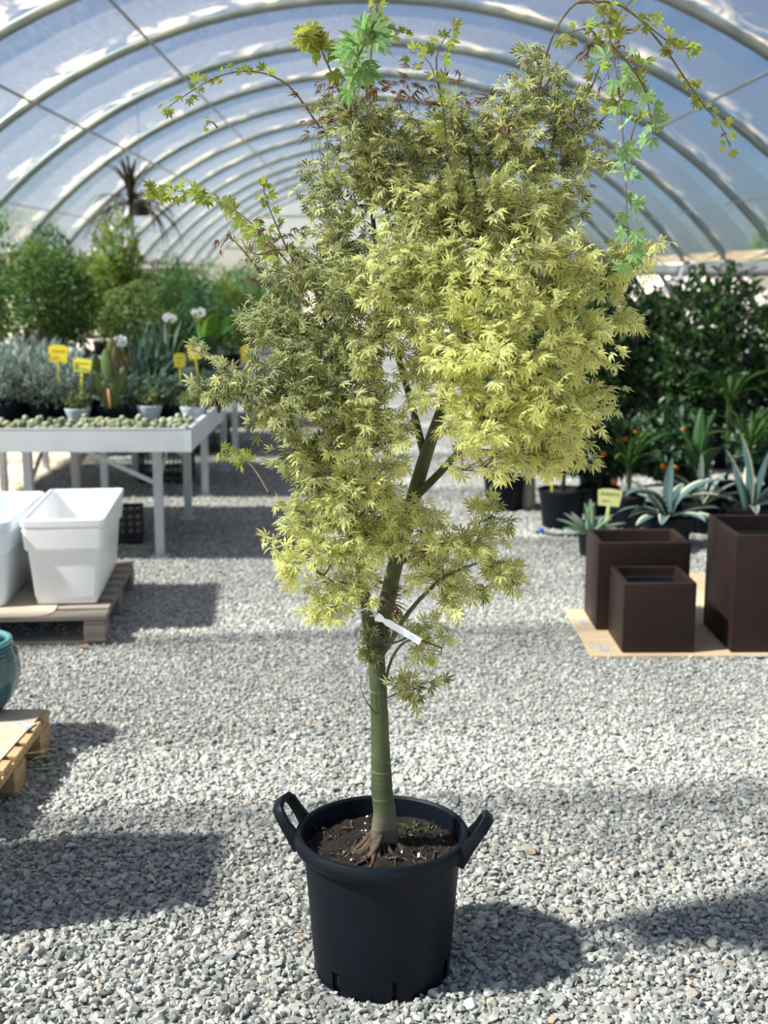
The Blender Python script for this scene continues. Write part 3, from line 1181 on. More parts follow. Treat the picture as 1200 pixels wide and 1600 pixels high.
def add_leaves(pos, ax, g, size=(.023, .034), style='var', up=.75, cam_w=.45):
    n = len(pos)
    if n == 0:
        return
    pos, ax = np.array(pos), np.array(ax)
    nr = np.array([0, 0, 1.0]) * up + TOCAM * cam_w + lrng.normal(size=(n, 3)) * .42
    sc = lrng.uniform(size[0], size[1], n)
    if style == 'var':
        gg = np.clip(g + lrng.normal(0, .22, n), 0, 1)
        lvl = np.clip((gg * 4).astype(int), 0, 3)
        tp = lvl * 3 + lrng.integers(0, 3, n)
        cm = np.zeros((n, 3)); ci_ = np.zeros((n, 3))
        for i in range(n):
            a, b = leaf_colors(gg[i], 1)
            cm[i], ci_[i] = a[0], b[0]
    elif style == 'green':
        tp = 12 + lrng.integers(0, 3, n)
        base = np.array([.27, .42, .17])
        ci_ = base * lrng.uniform(.7, 1.3, (n, 1)) * lrng.uniform(.9, 1.1, (n, 3))
        cm = ci_ * 1.25
    elif style == 'lime':
        tp = 12 + lrng.integers(0, 3, n)
        base = np.array([.30, .36, .06])
        ci_ = base * lrng.uniform(.6, 1.3, (n, 1)) * lrng.uniform(.9, 1.1, (n, 3))
        cm = ci_ * 1.3 + .04
    else:
        tp = 15 + lrng.integers(0, 2, n)
        base = np.array([.15, .085, .045])
        ci_ = base * lrng.uniform(.5, 1.4, (n, 1))
        cm = ci_ * 1.3
    LEAF['pos'].append(pos); LEAF['ax'].append(ax); LEAF['nr'].append(nr); LEAF['sc'].append(sc)
    LEAF['tpl'].append(tp); LEAF['cm'].append(np.clip(cm, 0, 1)); LEAF['ci'].append(np.clip(ci_, 0, 1))


def twig(a, b, r0, bow=.12):
    a, b = np.array(a), np.array(b)
    L = np.linalg.norm(b - a)
    off = lrng.normal(size=3) * L * bow
    off[2] += L * .10
    pts = [a, a * .66 + b * .34 + off * .9, a * .33 + b * .67 + off * .8, b]
    twig_mb.tube(pts, [r0, r0 * .8, r0 * .6, r0 * .35], 4, caps=False)
    return np.array(pts)


def along(pts, t):
    x = np.clip(t, 0, .999) * (len(pts) - 1)
    i = int(x)
    return pts[i] + (pts[i + 1] - pts[i]) * (x - i)


# blobs: px, py, rx, ry (pixels), depth centre, depth half, green share, density
BLOBS = [
    (560, 195, 62, 48, .03, .14, .80, 1.0), (505, 300, 40, 50, .05, .12, .80, .75), (600, 270, 90, 75, .05, .18, .68, 1.0), (690, 225, 75, 65, .05, .18, .66, 1.0),
    (785, 215, 75, 75, .05, .18, .66, .9), (842, 125, 45, 62, .04, .12, .80, .75), (905, 175, 50, 60, .02, .12, .70, .6), (890, 245, 62, 52, .05, .14, .68, .85),
    (690, 340, 105, 75, -.04, .20, .55, 1.1), (800, 335, 95, 75, -.03, .20, .50, 1.1), (870, 330, 52, 50, .04, .14, .55, .9),
    (455, 430, 62, 48, .0, .14, .85, .7), (540, 385, 62, 60, .04, .16, .72, .8), (540, 455, 80, 60, .02, .18, .74, .85), (435, 515, 62, 50, -.06, .15, .88, .8),
    (520, 545, 85, 60, -.05, .18, .76, .85), (640, 440, 95, 75, -.08, .22, .48, 1.1), (755, 440, 105, 65, -.15, .20, .28, 1.1), (850, 425, 85, 55, -.08, .18, .35, 1.0),
    (950, 420, 70, 40, .04, .14, .32, .95), (1012, 392, 42, 20, .06, .08, .28, .9), (975, 505, 48, 17, .0, .08, .30, .8), (895, 520, 70, 50, -.10, .16, .24, 1.1),
    (770, 540, 110, 65, -.20, .18, .14, 1.2), (655, 550, 75, 62, -.10, .20, .38, .95), (395, 600, 65, 34, -.16, .12, .86, .85), (335, 605, 42, 18, -.16, .07, .84, .9),
    (450, 630, 80, 48, -.14, .16, .76, .85), (555, 640, 66, 55, -.08, .18, .50, .7), (860, 620, 80, 55, -.16, .18, .18, 1.15), (935, 625, 42, 34, -.08, .10, .24, .9),
    (760, 650, 95, 55, -.20, .18, .16, 1.15), (850, 700, 72, 38, -.16, .14, .22, 1.1), (905, 690, 38, 26, -.12, .10, .26, .8), (770, 720, 60, 28, -.18, .12, .24, .8),
    (440, 700, 40, 30, -.10, .10, .75, .6), (495, 740, 62, 45, -.10, .14, .55, .8), (580, 745, 60, 48, -.06, .16, .35, .65), (470, 805, 46, 30, -.08, .12, .45, .75),
    (465, 868, 50, 34, -.10, .13, .18, 1.0), (545, 830, 75, 55, -.10, .16, .32, .95), (640, 845, 70, 40, -.08, .16, .30, .85), (725, 850, 66, 36, -.06, .14, .36, .85), (650, 800, 50, 22, -.10, .08, .30, .4),
    (775, 905, 48, 26, -.10, .10, .46, .8), (695, 910, 62, 34, -.12, .14, .28, .9), (500, 940, 45, 30, -.12, .10, .22, .75), (545, 905, 50, 34, -.12, .10, .30, .7),
    (568, 1005, 24, 22, -.06, .04, .90, .8), (650, 985, 42, 22, .0, .05, .32, .7), (690, 1018, 34, 16, -.10, .06, .36, .7), (655, 1075, 36, 24, -.07, .06, .55, .7),
    (525, 690, 70, 45, -.16, .10, .60, .8), (555, 770, 55, 45, -.16, .08, .45, .8), (500, 610, 70, 45, -.14, .10, .72, .7), (610, 640, 50, 50, -.14, .10, .42, .6), (555, 870, 40, 34, -.16, .06, .35, .7), (530, 460, 60, 50, -.12, .1, .75, .5), (590, 540, 60, 55, -.12, .1, .6, .6),
    (600, 690, 45, 40, -.16, .08, .40, .5), (475, 570, 50, 40, -.14, .08, .82, .7), (780, 810, 30, 20, -.02, .06, .55, .5), (760, 785, 40, 20, .0, .06, .35, .4),
]
for (px, py, rx, ry, dy, dh, g, dens) in BLOBS:
    c = P3(px, py, dy)
    rx, ry = rx * 1.12, ry * 1.12
    n_leaf = int(PI * rx * ry / (36 if g > .4 else 45) * dens)
    d2 = np.linalg.norm((LP - c) * np.array([1, 1, 1]), axis=1) + np.maximum(0, LP[:, 2] - c[2] + .02) * 1.5
    att = LP[np.argmin(d2)]
    main = twig(att, c + np.array([0, 0, -ry * MPX * .25]), .0030, .10)
    n_tw = max(3, n_leaf // 11)
    pos, ax = [], []
    for k in range(n_tw):
        u = norm(lrng.normal(size=3)) * lrng.uniform(.25, 1) ** .6
        e = c + u * np.array([rx * MPX, dh, ry * MPX])
        s = along(main, lrng.uniform(.35, 1.0))
        d = np.linalg.norm(e - s)
        if d > .22:
            s = e + (s - e) / d * .22
            # join the long ones to the main twig
            twig(along(main, lrng.uniform(.5, 1)), s, .0016, .08)
        tw = twig(s, e, .0013, .10)
        m = n_leaf // n_tw + int(lrng.integers(0, 3))
        for q in range(m):
            t = 1.0 if q == 0 else lrng.uniform(.25, 1.0)
            p = along(tw, t)
            dirn = norm(along(tw, min(1, t + .1)) - along(tw, max(0, t - .1)) + 1e-6)
            a = norm(dirn * .7 + lrng.normal(size=3) * .65 + np.array([0, 0, -.12]))
            pos.append(p)
            ax.append(a)
    add_leaves(pos, ax, g, (.018, .027) if g > .6 else (.020, .031))

# the brown, curled leaf tips along the top and by the fork
for (px, py, rx, ry, dy, n_) in ((560, 140, 60, 14, .0, 26), (610, 150, 50, 16, .0, 24), (500, 205, 22, 22, .02, 16), (700, 130, 40, 30, .0, 12), (795, 215, 12, 12, -.1, 4), (420, 385, 40, 22, .0, 12), (455, 365, 20, 14, 0, 6), (955, 85, 40, 40, -.05, 22), (610, 940, 14, 18, -.06, 16),
                                 (556, 930, 10, 14, -.06, 8), (690, 160, 20, 14, 0, 8), (640, 120, 14, 18, 0, 5), (390, 430, 12, 10, -.1, 4), (765, 165, 8, 10, -.05, 4)):
    c = P3(px, py, dy)
    u = lrng.normal(size=(n_, 3)) * .5
    pos = c + u * np.array([rx * MPX, .05, ry * MPX])
    add_leaves(list(pos), list(norm(u * .4 + np.array([0, 0, .6]) + lrng.normal(size=(n_, 3)) * .5)), 0, (.014, .022), 'dead')
    for k in range(0, n_, 5):
        twig(c + np.array([0, 0, -.09]) + lrng.normal(size=3) * .015, pos[k], .0010)

# long whippy shoots with their own leaves: key points, leaf style, leaves per metre, size
SHOOTS = [
    ([(500, 200, .02), (452, 135, .0), (400, 112, -.02), (345, 118, -.04), (295, 145, -.06), (256, 172, -.08)], 'lime', 62, (.014, .022), (.28, 1)),
    ([(545, 180, .0), (520, 120, -.05), (497, 70, -.08), (470, 55, -.10)], 'lime', 170, (.024, .036), (.45, 1)),
    ([(548, 180, .0), (548, 130, -.12), (560, 90, -.2), (575, 60, -.22)], 'green', 170, (.034, .048), (.25, 1)),
    ([(570, 170, .0), (580, 80, .02), (588, 20, .02), (592, -20, .02)], 'lime', 90, (.018, .026), (.4, 1)),
    ([(590, 60, .02), (610, 45, .02), (632, 52, .02)], 'lime', 150, (.012, .018), (0, 1)),
    ([(465, 430, .0), (410, 365, .08), (350, 318, .22), (290, 300, .36), (240, 298, .46)], 'lime', 85, (.022, .032), (.1, 1)),
    ([(440, 470, .0), (395, 410, -.02), (360, 372, -.03), (345, 388, -.03)], 'dead', 40, (.012, .018), (.6, 1)),
    ([(470, 430, .0), (440, 370, .0), (415, 310, .02), (412, 290, .02)], 'lime', 60, (.016, .024), (.3, 1)),
    ([(500, 420, .0), (445, 390, -.02), (400, 398, -.03), (375, 372, -.03)], 'var', 60, (.014, .022), (.2, 1)),
    ([(840, 150, .0), (862, 60, -.05), (900, 5, -.10), (935, 10, -.16), (955, 70, -.20), (968, 150, -.22), (976, 250, -.22), (980, 340, -.20), (982, 400, -.20)], 'green', 60, (.026, .040), (.55, 1)),
    ([(955, 70, -.2), (990, 110, -.18), (1010, 150, -.15), (1020, 210, -.14)], 'green', 75, (.024, .034), (.2, 1)),
    ([(905, 180, .0), (935, 110, -.05), (955, 50, -.08), (945, 5, -.08)], 'lime', 80, (.018, .028), (.2, 1)),
    ([(900, 5, -.08), (960, 5, -.06), (1005, 35, -.04), (1055, 72, -.02), (1088, 75, -.02)], 'lime', 80, (.016, .026), (.1, 1)),
    ([(1005, 35, -.04), (1045, 85, -.02), (1075, 130, .0), (1100, 165, .02), (1125, 195, .05), (1140, 228, .1)], 'lime', 60, (.014, .022), (.3, 1)),
    ([(900, 90, .0), (930, 60, .0), (915, 45, .0), (880, 55, .0)], 'lime', 60, (.018, .026), (.2, 1)),
    ([(930, 200, .0), (965, 160, .0), (985, 130, .0), (1005, 100, .0)], 'lime', 90, (.022, .032), (.1, 1)),
    ([(715, 300, -.1), (700, 240, -.16), (692, 170, -.18), (672, 100, -.18), (640, 80, -.18)], 'lime', 26, (.02, .03), (.2, .95)),
    ([(690, 160, -.15), (682, 90, -.15), (705, 45, -.15)], 'lime', 60, (.022, .032), (.5, 1)),
    ([(420, 770, -.05), (395, 730, .15), (370, 712, .30), (345, 708, .42)], 'lime', 60, (.016, .024), (.4, 1)),
    ([(380, 600, -.1), (350, 570, .1), (320, 548, .2), (300, 540, .25)], 'var', 90, (.016, .024), (.3, 1)),
    ([(620, 330, .0), (585, 260, .0), (572, 195, .0)], 'var', 60, (.02, .03), (.2, 1)),
    ([(980, 240, -.1), (1000, 180, -.08), (1040, 190, -.08)], 'lime', 60, (.016, .024), (.3, 1)),
    ([(340, 200, .3), (330, 190, .3), (318, 200, .3)], 'lime', 60, (.01, .014), (.3, 1)),
]
for pts, style, per_m, size, (t0, t1) in SHOOTS:
    p, _ = smooth_path([P3(*q) for q in pts], [1] * len(pts), 4)
    L = np.linalg.norm(np.diff(p, axis=0), axis=1).sum()
    twig_mb.tube(p, list(np.linspace(.0026, .0009, len(p))), 5, caps=False)
    n_ = max(4, int(L * (t1 - t0) * per_m * (1.9 if style == 'lime' else 1.4)))
    pos, ax = [], []
    for q in range(n_):
        t = t0 + (t1 - t0) * (q + .5) / n_
        pp = along(p, t)
        dirn = norm(along(p, min(1, t + .04)) - along(p, max(0, t - .04)) + 1e-6)
        a = norm(dirn * .55 + lrng.normal(size=3) * .7)
        pos.append(pp + lrng.normal(size=3) * .004)
        ax.append(a)
    add_leaves(pos, ax, .75, size, style, up=.4, cam_w=.7)

for k in LEAF:
    LEAF[k] = np.concatenate(LEAF[k])
LR = frames(LEAF['ax'], LEAF['nr'])
NL = len(LEAF['pos'])
# the 300 leaves that show largest (size over distance, on the side towards the camera)
dist = np.linalg.norm(LEAF['pos'] + OFF - np.array([0, 0, CAM_H]), axis=1)
facing = np.abs((LR[:, :, 2] * TOCAM).sum(1))
score = LEAF['sc'] / dist * (.35 + facing) + np.where(LEAF['pos'][:, 1] < -.10, .01, 0)
single = np.argsort(-score)[:300]
is_single = np.zeros(NL, bool)
is_single[single] = True
# single leaves share meshes: one per leaf form and tint
cache = {}


def leaf_colors_of(i, K):
    st = np.array([.16, .10, .05])
    return np.where((K == 1)[:, None], LEAF['ci'][i], np.where((K == 2)[:, None], st, LEAF['cm'][i]))


for i in single:
    key = (int(LEAF['tpl'][i]), int(LEAF['ci'][i][1] * 16))
    if key not in cache:
        V, F3, F4, K3, K4 = ALL_T[LEAF['tpl'][i]]
        me = mesh_np('leaf', V, [F3, F4], np.concatenate([leaf_colors_of(i, K3), leaf_colors_of(i, K4)]))
        me.materials.append(M['leaf'])
        cache[key] = me
    o = bpy.data.objects.new('leaf', cache[key])
    COL.objects.link(o)
    o.parent = maple
    mtx = Matrix(LR[i].tolist()).to_4x4()
    mtx.translation = Vector(LEAF['pos'][i])
    o.matrix_local = mtx @ Matrix.Scale(float(LEAF['sc'][i]), 4)
VV, FF3, FF4, CC3, CC4 = [], [], [], [], []
base = 0
for t, (V, F3, F4, K3, K4) in enumerate(ALL_T):
    ids = np.where((LEAF['tpl'] == t) & ~is_single)[0]
    if len(ids) == 0:
        continue
    W = np.einsum('nij,nkj->nki', LR[ids], V[None] * LEAF['sc'][ids][:, None, None]) + LEAF['pos'][ids][:, None, :]
    k = len(V)
    offs = base + np.arange(len(ids)) * k
    VV.append(W.reshape(-1, 3))
    FF3.append((F3[None] + offs[:, None, None]).reshape(-1, 3))
    FF4.append((F4[None] + offs[:, None, None]).reshape(-1, 4))
    for Kx, CCx in ((K3, CC3), (K4, CC4)):
        st = np.array([.16, .10, .05])
        cc = np.where((Kx == 1)[None, :, None], LEAF['ci'][ids][:, None, :], np.where((Kx == 2)[None, :, None], st, LEAF['cm'][ids][:, None, :]))
        CCx.append(cc.reshape(-1, 3))
    base += k * len(ids)
fme = mesh_np('foliage', np.concatenate(VV), [np.concatenate(FF3), np.concatenate(FF4)], np.concatenate(CC3 + CC4))
fol = obj('foliage', fme, M['leaf'], maple)
fol['kind'] = 'stuff'
tw = obj('twigs', twig_mb.mesh('twigs', True), M['twig'], maple)
tw['kind'] = 'stuff'
print('maple leaves', NL)

# ---- white loop tag on the fork
tp0, tp1 = P3(588, 963, -.13), P3(657, 1003, -.15)
tdir = norm(tp1 - tp0)
tside = norm(np.cross(tdir, TOCAM))
tn = norm(np.cross(tdir, tside))
V, Fq = [], []
for i in range(13):
    t = i / 12
    p = tp0 + (tp1 - tp0) * t + tn * .004 * math.sin(t * 3)
    w = .0078 if t > .2 else (.009 if t < .14 else .0045)
    V += [p + tside * w + tn * .0005, p - tside * w + tn * .0005, p - tside * w - tn * .0005, p + tside * w - tn * .0005]
for i in range(12):
    for j in range(4):
        a, b = i * 4 + j, i * 4 + (j + 1) % 4
        Fq.append((a, b, b + 4, a + 4))
Fq += [(3, 2, 1, 0), (48, 49, 50, 51)]
tagme = MB().add(V, Fq)
loop = [P3(590, 966, -.13), P3(585, 956, -.09), P3(572, 950, -.055), P3(562, 955, -.02), P3(570, 962, .0), P3(586, 962, -.05), P3(592, 968, -.129)]
tagme.tube(loop, .0018, 5)
obj('plant_tag', tagme.mesh('plant_tag'), M['tag_white'], maple)['label'] = 'white strip tag looped round the fork'

# ================================================================== BROWN SQUARE PLANTERS ON PLYWOOD
def square_planter(name, label, x0, y0, w, d, h, z=.012, t=.022, rot=0.0):
    """front-left foot corner at x0, y0"""
    o = thing(name, label, 'planter', (x0 + w / 2, y0 + d / 2, z), rot, 'dark brown square planters')
    r = .006
    hx, hy = w / 2, d / 2
    bd = rr_loft([(hx - .01, hy - .01, r, .0), (hx - .002, hy - .002, r, .002), (hx, hy, r, .008), (hx, hy, r, h - .005), (hx - .004, hy - .004, r, h), (hx - t, hy - t, r * .6, h), (hx - t - .003, hy - t - .003, r * .6, h - .004),
                  (hx - t - .004, hy - t - .004, r * .6, h * .80)], 3, True, False)
    obj('outer_shell', bd.mesh('outer_shell', True, .5), M['brown_planter'], o)
    ins = rr_loft([(hx - t - .006, hy - t - .006, .004, h * .86), (hx - t - .012, hy - t - .012, .004, h * .85), (hx - t - .014, hy - t - .014, .004, h * .30)], 2, False, True)
    obj('inner_liner', ins.mesh('inner_liner', True, .5), M['black_plastic'], o)
    return o


ply = obj('plywood_sheet', bev(MB().box((1.98, 5.79, .0055), (1.98, .80, .010), Euler((0, 0, .0)).to_matrix()).mesh('plywood_sheet'), .0015, 1), M['plywood'])
tag(ply, 'thin tan plywood sheet lying on gravel under the brown planters', 'plywood sheet')
ply2 = obj('plywood_sheet', bev(MB().box((2.55, 6.62, .0055), (1.8, .72, .010)).mesh('plywood_sheet'), .0015, 1), M['plywood'])
tag(ply2, 'bare tan plywood sheet lying behind the tall brown planter', 'plywood sheet')
for (px, py, w, d, rz) in ((911, 972, .085, .05, -1.2), (941, 1013, .10, .06, -1.05), (1180, 1025, .10, .03, .05)):
    g = G(px, py, .011)
    o = obj('barcode_sticker', MB().box((0, 0, .0003), (w, d, .0006)).mesh('barcode_sticker'), M['sticker'], ply, g, (0, 0, rz))
small = square_planter('square_planter', 'smallest dark brown cube planter standing in front of a larger one on plywood', 1.134, 5.43, .329, .345, .325)
medium = square_planter('square_planter', 'medium dark brown square planter standing behind the smallest one', 1.081, 5.80, .444, .335, .43)
large = square_planter('square_planter', 'tallest dark brown square planter at the plywood edge', 1.628, 5.43, .56, .48, .545)

# ================================================================== WHITE PLANTERS ON THE GREY PALLET
def pallet(name, label, w, d, wood, loc, rotz, nb=7, h=.144, bw=.11):
    """deck boards run along x; origin at the pallet's middle on the ground"""
    o = thing(name, label, 'pallet', loc, rotz)
    rnd = random.Random(len(label))
    step = (d - bw) / (nb - 1)
    dbm = bev(MB().box((0, 0, 0), (w, bw, .021)).mesh('deck_board'), .003, 1)
    for i in range(nb):
        obj('deck_board', dbm, M[wood], o, (rnd.uniform(-.006, .006), -d / 2 + bw / 2 + i * step, h - .0105), (0, 0, rnd.uniform(-.006, .006)))
    sbm = bev(MB().box((0, 0, 0), (.095, d - .004, .021)).mesh('stringer_board'), .003, 1)
    bkm = bev(MB().box((0, 0, 0), (.10, .135, .079)).mesh('block'), .004, 1)
    bbm = bev(MB().box((0, 0, 0), (w, .10, .021)).mesh('bottom_board'), .003, 1)
    for x in (-w / 2 + .05, 0, w / 2 - .05):
        obj('stringer_board', sbm, M[wood], o, (x, 0, h - .0325))
        for y in (-d / 2 + .07, 0, d / 2 - .07):
            obj('block', bkm, M[wood], o, (x, y, .0605))
    for y in (-d / 2 + .07, 0, d / 2 - .07):
        obj('bottom_board', bbm, M[wood], o, (0, y, .0105))
    return o


PZ = .144
pr1 = math.radians(4.0)
# right edge runs from (-1.24, 5.62) to (-1.32, 6.80)
pw, pd = 1.2, 1.16
pc1 = Vector((-1.235, 5.60, 0)) + Matrix.Rotation(pr1, 3, 'Z') @ Vector((-pw / 2, pd / 2, 0))
pal1 = pallet('wooden_pallet', 'weathered grey wooden pallet carrying the white planters', pw, pd, 'pallet_grey', pc1, pr1, 8)
# torn cardboard on the deck
cb = MB()
cbr = random.Random(2)
edge = [(-.60, -.575), (-.45, -.572), (-.32, -.58), (-.20, -.574), (-.12, -.583), (.0, -.578), (.12, -.583), (.22, -.577), (.30, -.573), (.335, -.55), (.355, -.50), (.35, -.3), (.345, 0), (.34, .3), (.33, .5), (0, .52), (-.60, .52)]
kk = len(edge)
top = [(x, y, .0045) for x, y in edge]
bot = [(x, y, .0005) for x, y in edge]
cb.add(top + bot, [tuple(range(kk)), tuple(reversed(range(kk, 2 * kk)))] + [(i, i + kk, (i + 1) % kk + kk, (i + 1) % kk) for i in range(kk)])
cbo = obj('cardboard_sheet', cb.mesh('cardboard_sheet'), M['cardboard'], None, (pc1.x, pc1.y, PZ), (0, 0, pr1))
tag(cbo, 'torn tan cardboard sheet laid over the grey pallet', 'cardboard')


def white_planter(label, loc, rotz, m, hx, hy, h=.42, r=.022):
    """hx, hy: half sizes at the rim"""
    o = thing('white_planter', label, 'planter', loc, rotz, 'white rectangular planters')
    bx, by = hx - .052, hy - .035
    f = lambda t, e=0.0: (bx + (hx - bx - .012) * t + e, by + (hy - by - .012) * t + e)
    P = [(*f(0, -.012), r, 0), (*f(0, -.002), r, .004), (*f(.02), r, .02), (*f(.09), r, .035), (*f(.09, .003), r, .037), (*f(.66), r, .262), (*f(.66, .010), r, .270), (*f(.72, .012), r, .278), (*f(.92, .012), r, .368), (*f(.92, .006), r, .374),
         (*f(.94, .006), r, .381), (*f(.94, .014), r, .386), (*f(1.0, .014), r, h - .006), (*f(1.0, .011), r, h - .001), (*f(1.0, .006), r, h), (*f(1.0, -.003), r, h), (*f(.97, -.008), r, h - .01), (*f(.6, -.010), r, .22), (*f(.15, -.010), r, .16)]
    obj('body', rr_loft(P, 7, True, True).mesh('body', True, .27), m, o)
    # raised water-tray floor inside
    q = f(.42, -.05)
    obj('inner_tray', rr_loft([(q[0], q[1], .01, .17), (q[0], q[1], .01, .215), (q[0] - .006, q[1] - .006, .01, .219), (q[0] - .012, q[1] - .012, .01, .214), (q[0] - .014, q[1] - .014, .01, .175)], 3, False, True).mesh('inner_tray', True, .5), m, o)
    return o


wz = PZ + .005
wp1 = white_planter('warm white rectangular planter at the pallet edge with a small grey sticker on its side', (-1.455 - .035, 5.755 + .435, wz), math.radians(5), M['white_plastic'], .195, .435)
o = obj('side_sticker', MB().box((0, 0, 0), (.002, .035, .075)).add([(0.0008, -.008, .045), (.0012, -.008, .045), (.0012, .004, .062), (.0008, .004, .062)], [(0, 1, 2, 3)]).mesh('side_sticker'), M['sticker'], wp1, (.187, .03, .235), (0, .14, 0))
wp2 = white_planter('cool white rectangular planter with rounded corners standing beside the warm white one', (-1.905, 6.115, wz), math.radians(3), M['white_plastic_cool'], .20, .42, r=.045)

# ================================================================== PINE PALLET WITH THE TEAL POT
pal2 = pallet('wooden_pallet', 'new yellow pine pallet carrying the teal glazed pot', 1.2, .80, 'pallet_pine', (-1.17 - .6, 4.335 - .40, 0), 0.0, 7, bw=.085)
edge = [(-.6, -.39), (.52, -.39), (.545, -.3), (.555, -.18), (.565, -.05), (.572, .1), (.58, .25), (.585, .392), (-.6, .395)]
kk = len(edge)
cb = MB().add([(x, y, .0045) for x, y in edge] + [(x, y, .0005) for x, y in edge], [tuple(range(kk)), tuple(reversed(range(kk, 2 * kk)))] + [(i, i + kk, (i + 1) % kk + kk, (i + 1) % kk) for i in range(kk)])
cb2 = obj('cardboard_sheet', cb.mesh('cardboard_sheet'), M['cardboard'], None, (-1.77, 3.935, PZ))
tag(cb2, 'flat tan cardboard sheet under the teal pot', 'cardboard')
g = G(36, 1133, PZ + .005)
obj('printed_sticker', MB().box((0, 0, .0004), (.075, .055, .0006)).mesh('printed_sticker'), M['sticker'], cb2, (g[0] + 1.77, g[1] - 3.935, .0046), (0, 0, -.2))

tp_c = G(-55, 1128, PZ + .005)
teal = thing('teal_pot', 'ribbed teal glazed ceramic pot on cardboard over the pine pallet', 'pot', (tp_c[0], tp_c[1] + .13, PZ + .005))
NT = 96
V, Fq = [], []
pr = [(.001, 0), (.085, 0), (.10, .004), (.122, .03), (.146, .075), (.160, .12), (.164, .155), (.158, .20), (.146, .235), (.138, .252), (.132, .258), (.120, .256), (.116, .245), (.128, .20), (.135, .14), (.10, .03), (.001, .02)]
body_pr = []
for i in range(len(pr) - 1):
    for k in range(6):
        t = k / 6
        body_pr.append((pr[i][0] + (pr[i + 1][0] - pr[i][0]) * t, pr[i][1] + (pr[i + 1][1] - pr[i][1]) * t))
body_pr.append(pr[-1])
for i, (r, z) in enumerate(body_pr):
    for j in range(NT):
        a = 2 * PI * j / NT
        rib = 0
        if 18 < i < 50:
            gap = (j % 16) / 16
            grv = -.004 if gap < .07 or gap > .93 else 0
            rib = grv + (.0018 * math.sin(z * 420 + .8 * math.sin(gap * PI * 2)) if grv == 0 else 0)
        V.append(((r + rib) * math.cos(a), (r + rib) * math.sin(a), z))
for i in range(len(body_pr) - 1):
    for j in range(NT):
        a, b = i * NT + j, i * NT + (j + 1) % NT
        Fq.append((a, b, b + NT, a + NT))
obj('body', MB().add(V, Fq).mesh('body', True), M['teal'], teal)
obj('rim', MB().lathe([(.139, .250), (.141, .256), (.138, .264), (.128, .267), (.119, .262), (.117, .252), (.119, .246)], 48).mesh('rim', True), M['teal_rim'], teal)

# unseen brown column planter, added to cast shade on the gravel
shade_planter = square_planter('square_planter', 'unseen dark brown column planter added to shade the gravel in front of the pine pallet', -1.66, 2.92, .44, .46, .90, z=.006)

# dry grass by the pine pallet
gt = MB()
gr = random.Random(12)
for i in range(16):
    p = G(gr.uniform(-10, 30), gr.uniform(1215, 1235))
    a, L = gr.uniform(-.8, 1.2), gr.uniform(.10, .24)
    d = Vector((math.cos(a), .3 * math.sin(a), 0))
    pts = [Vector(p) + d * L * t * t * .9 + Vector((0, 0, L * (t - .45 * t * t))) for t in (0, .25, .5, .75, 1)]
    gt.tube(pts, [.0013, .0012, .001, .0008, .0004], 4)
go_ = obj('grass_tuft', gt.mesh('grass_tuft'), mat('dry_grass', (.30, .27, .12), (.18, .22, .07), .7, 30))
tag(go_, 'thin dry grass blades growing beside the pine pallet', 'grass')

# fallen leaves on the gravel
for (px, py, s, rz, lb) in ((130, 1010, .05, .3, 'curled orange-brown dead leaf on gravel by the grey pallet'), (990, 1098, .028, 1.0, 'small dark red-brown dead leaf on gravel below the plywood'), (48, 1085, .035, .1, 'thin tan dead leaf on gravel behind the pine pallet')):
    p = G(px, py, .016)
    V = [(-.5, 0, .05), (-.2, .2, .16), (-.2, -.2, .1), (.15, .22, .2), (.15, -.22, .1), (.5, 0, .22), (-.2, 0, .02), (.15, 0, .03)]
    me = MB().add([tuple(c * s * (1 if k < 2 else .6) for k, c in enumerate(v)) for v in V], [(0, 6, 1), (0, 2, 6), (1, 6, 7, 3), (6, 2, 4, 7), (3, 7, 5), (7, 4, 5)]).mesh('fallen_leaf', True)
    tag(obj('fallen_leaf', me, M['dry'], None, p, (0, 0, rz)), lb, 'leaf')

# ================================================================== WHITE BENCHES
BX0, BX1 = -3.30, -1.05
BH = .815


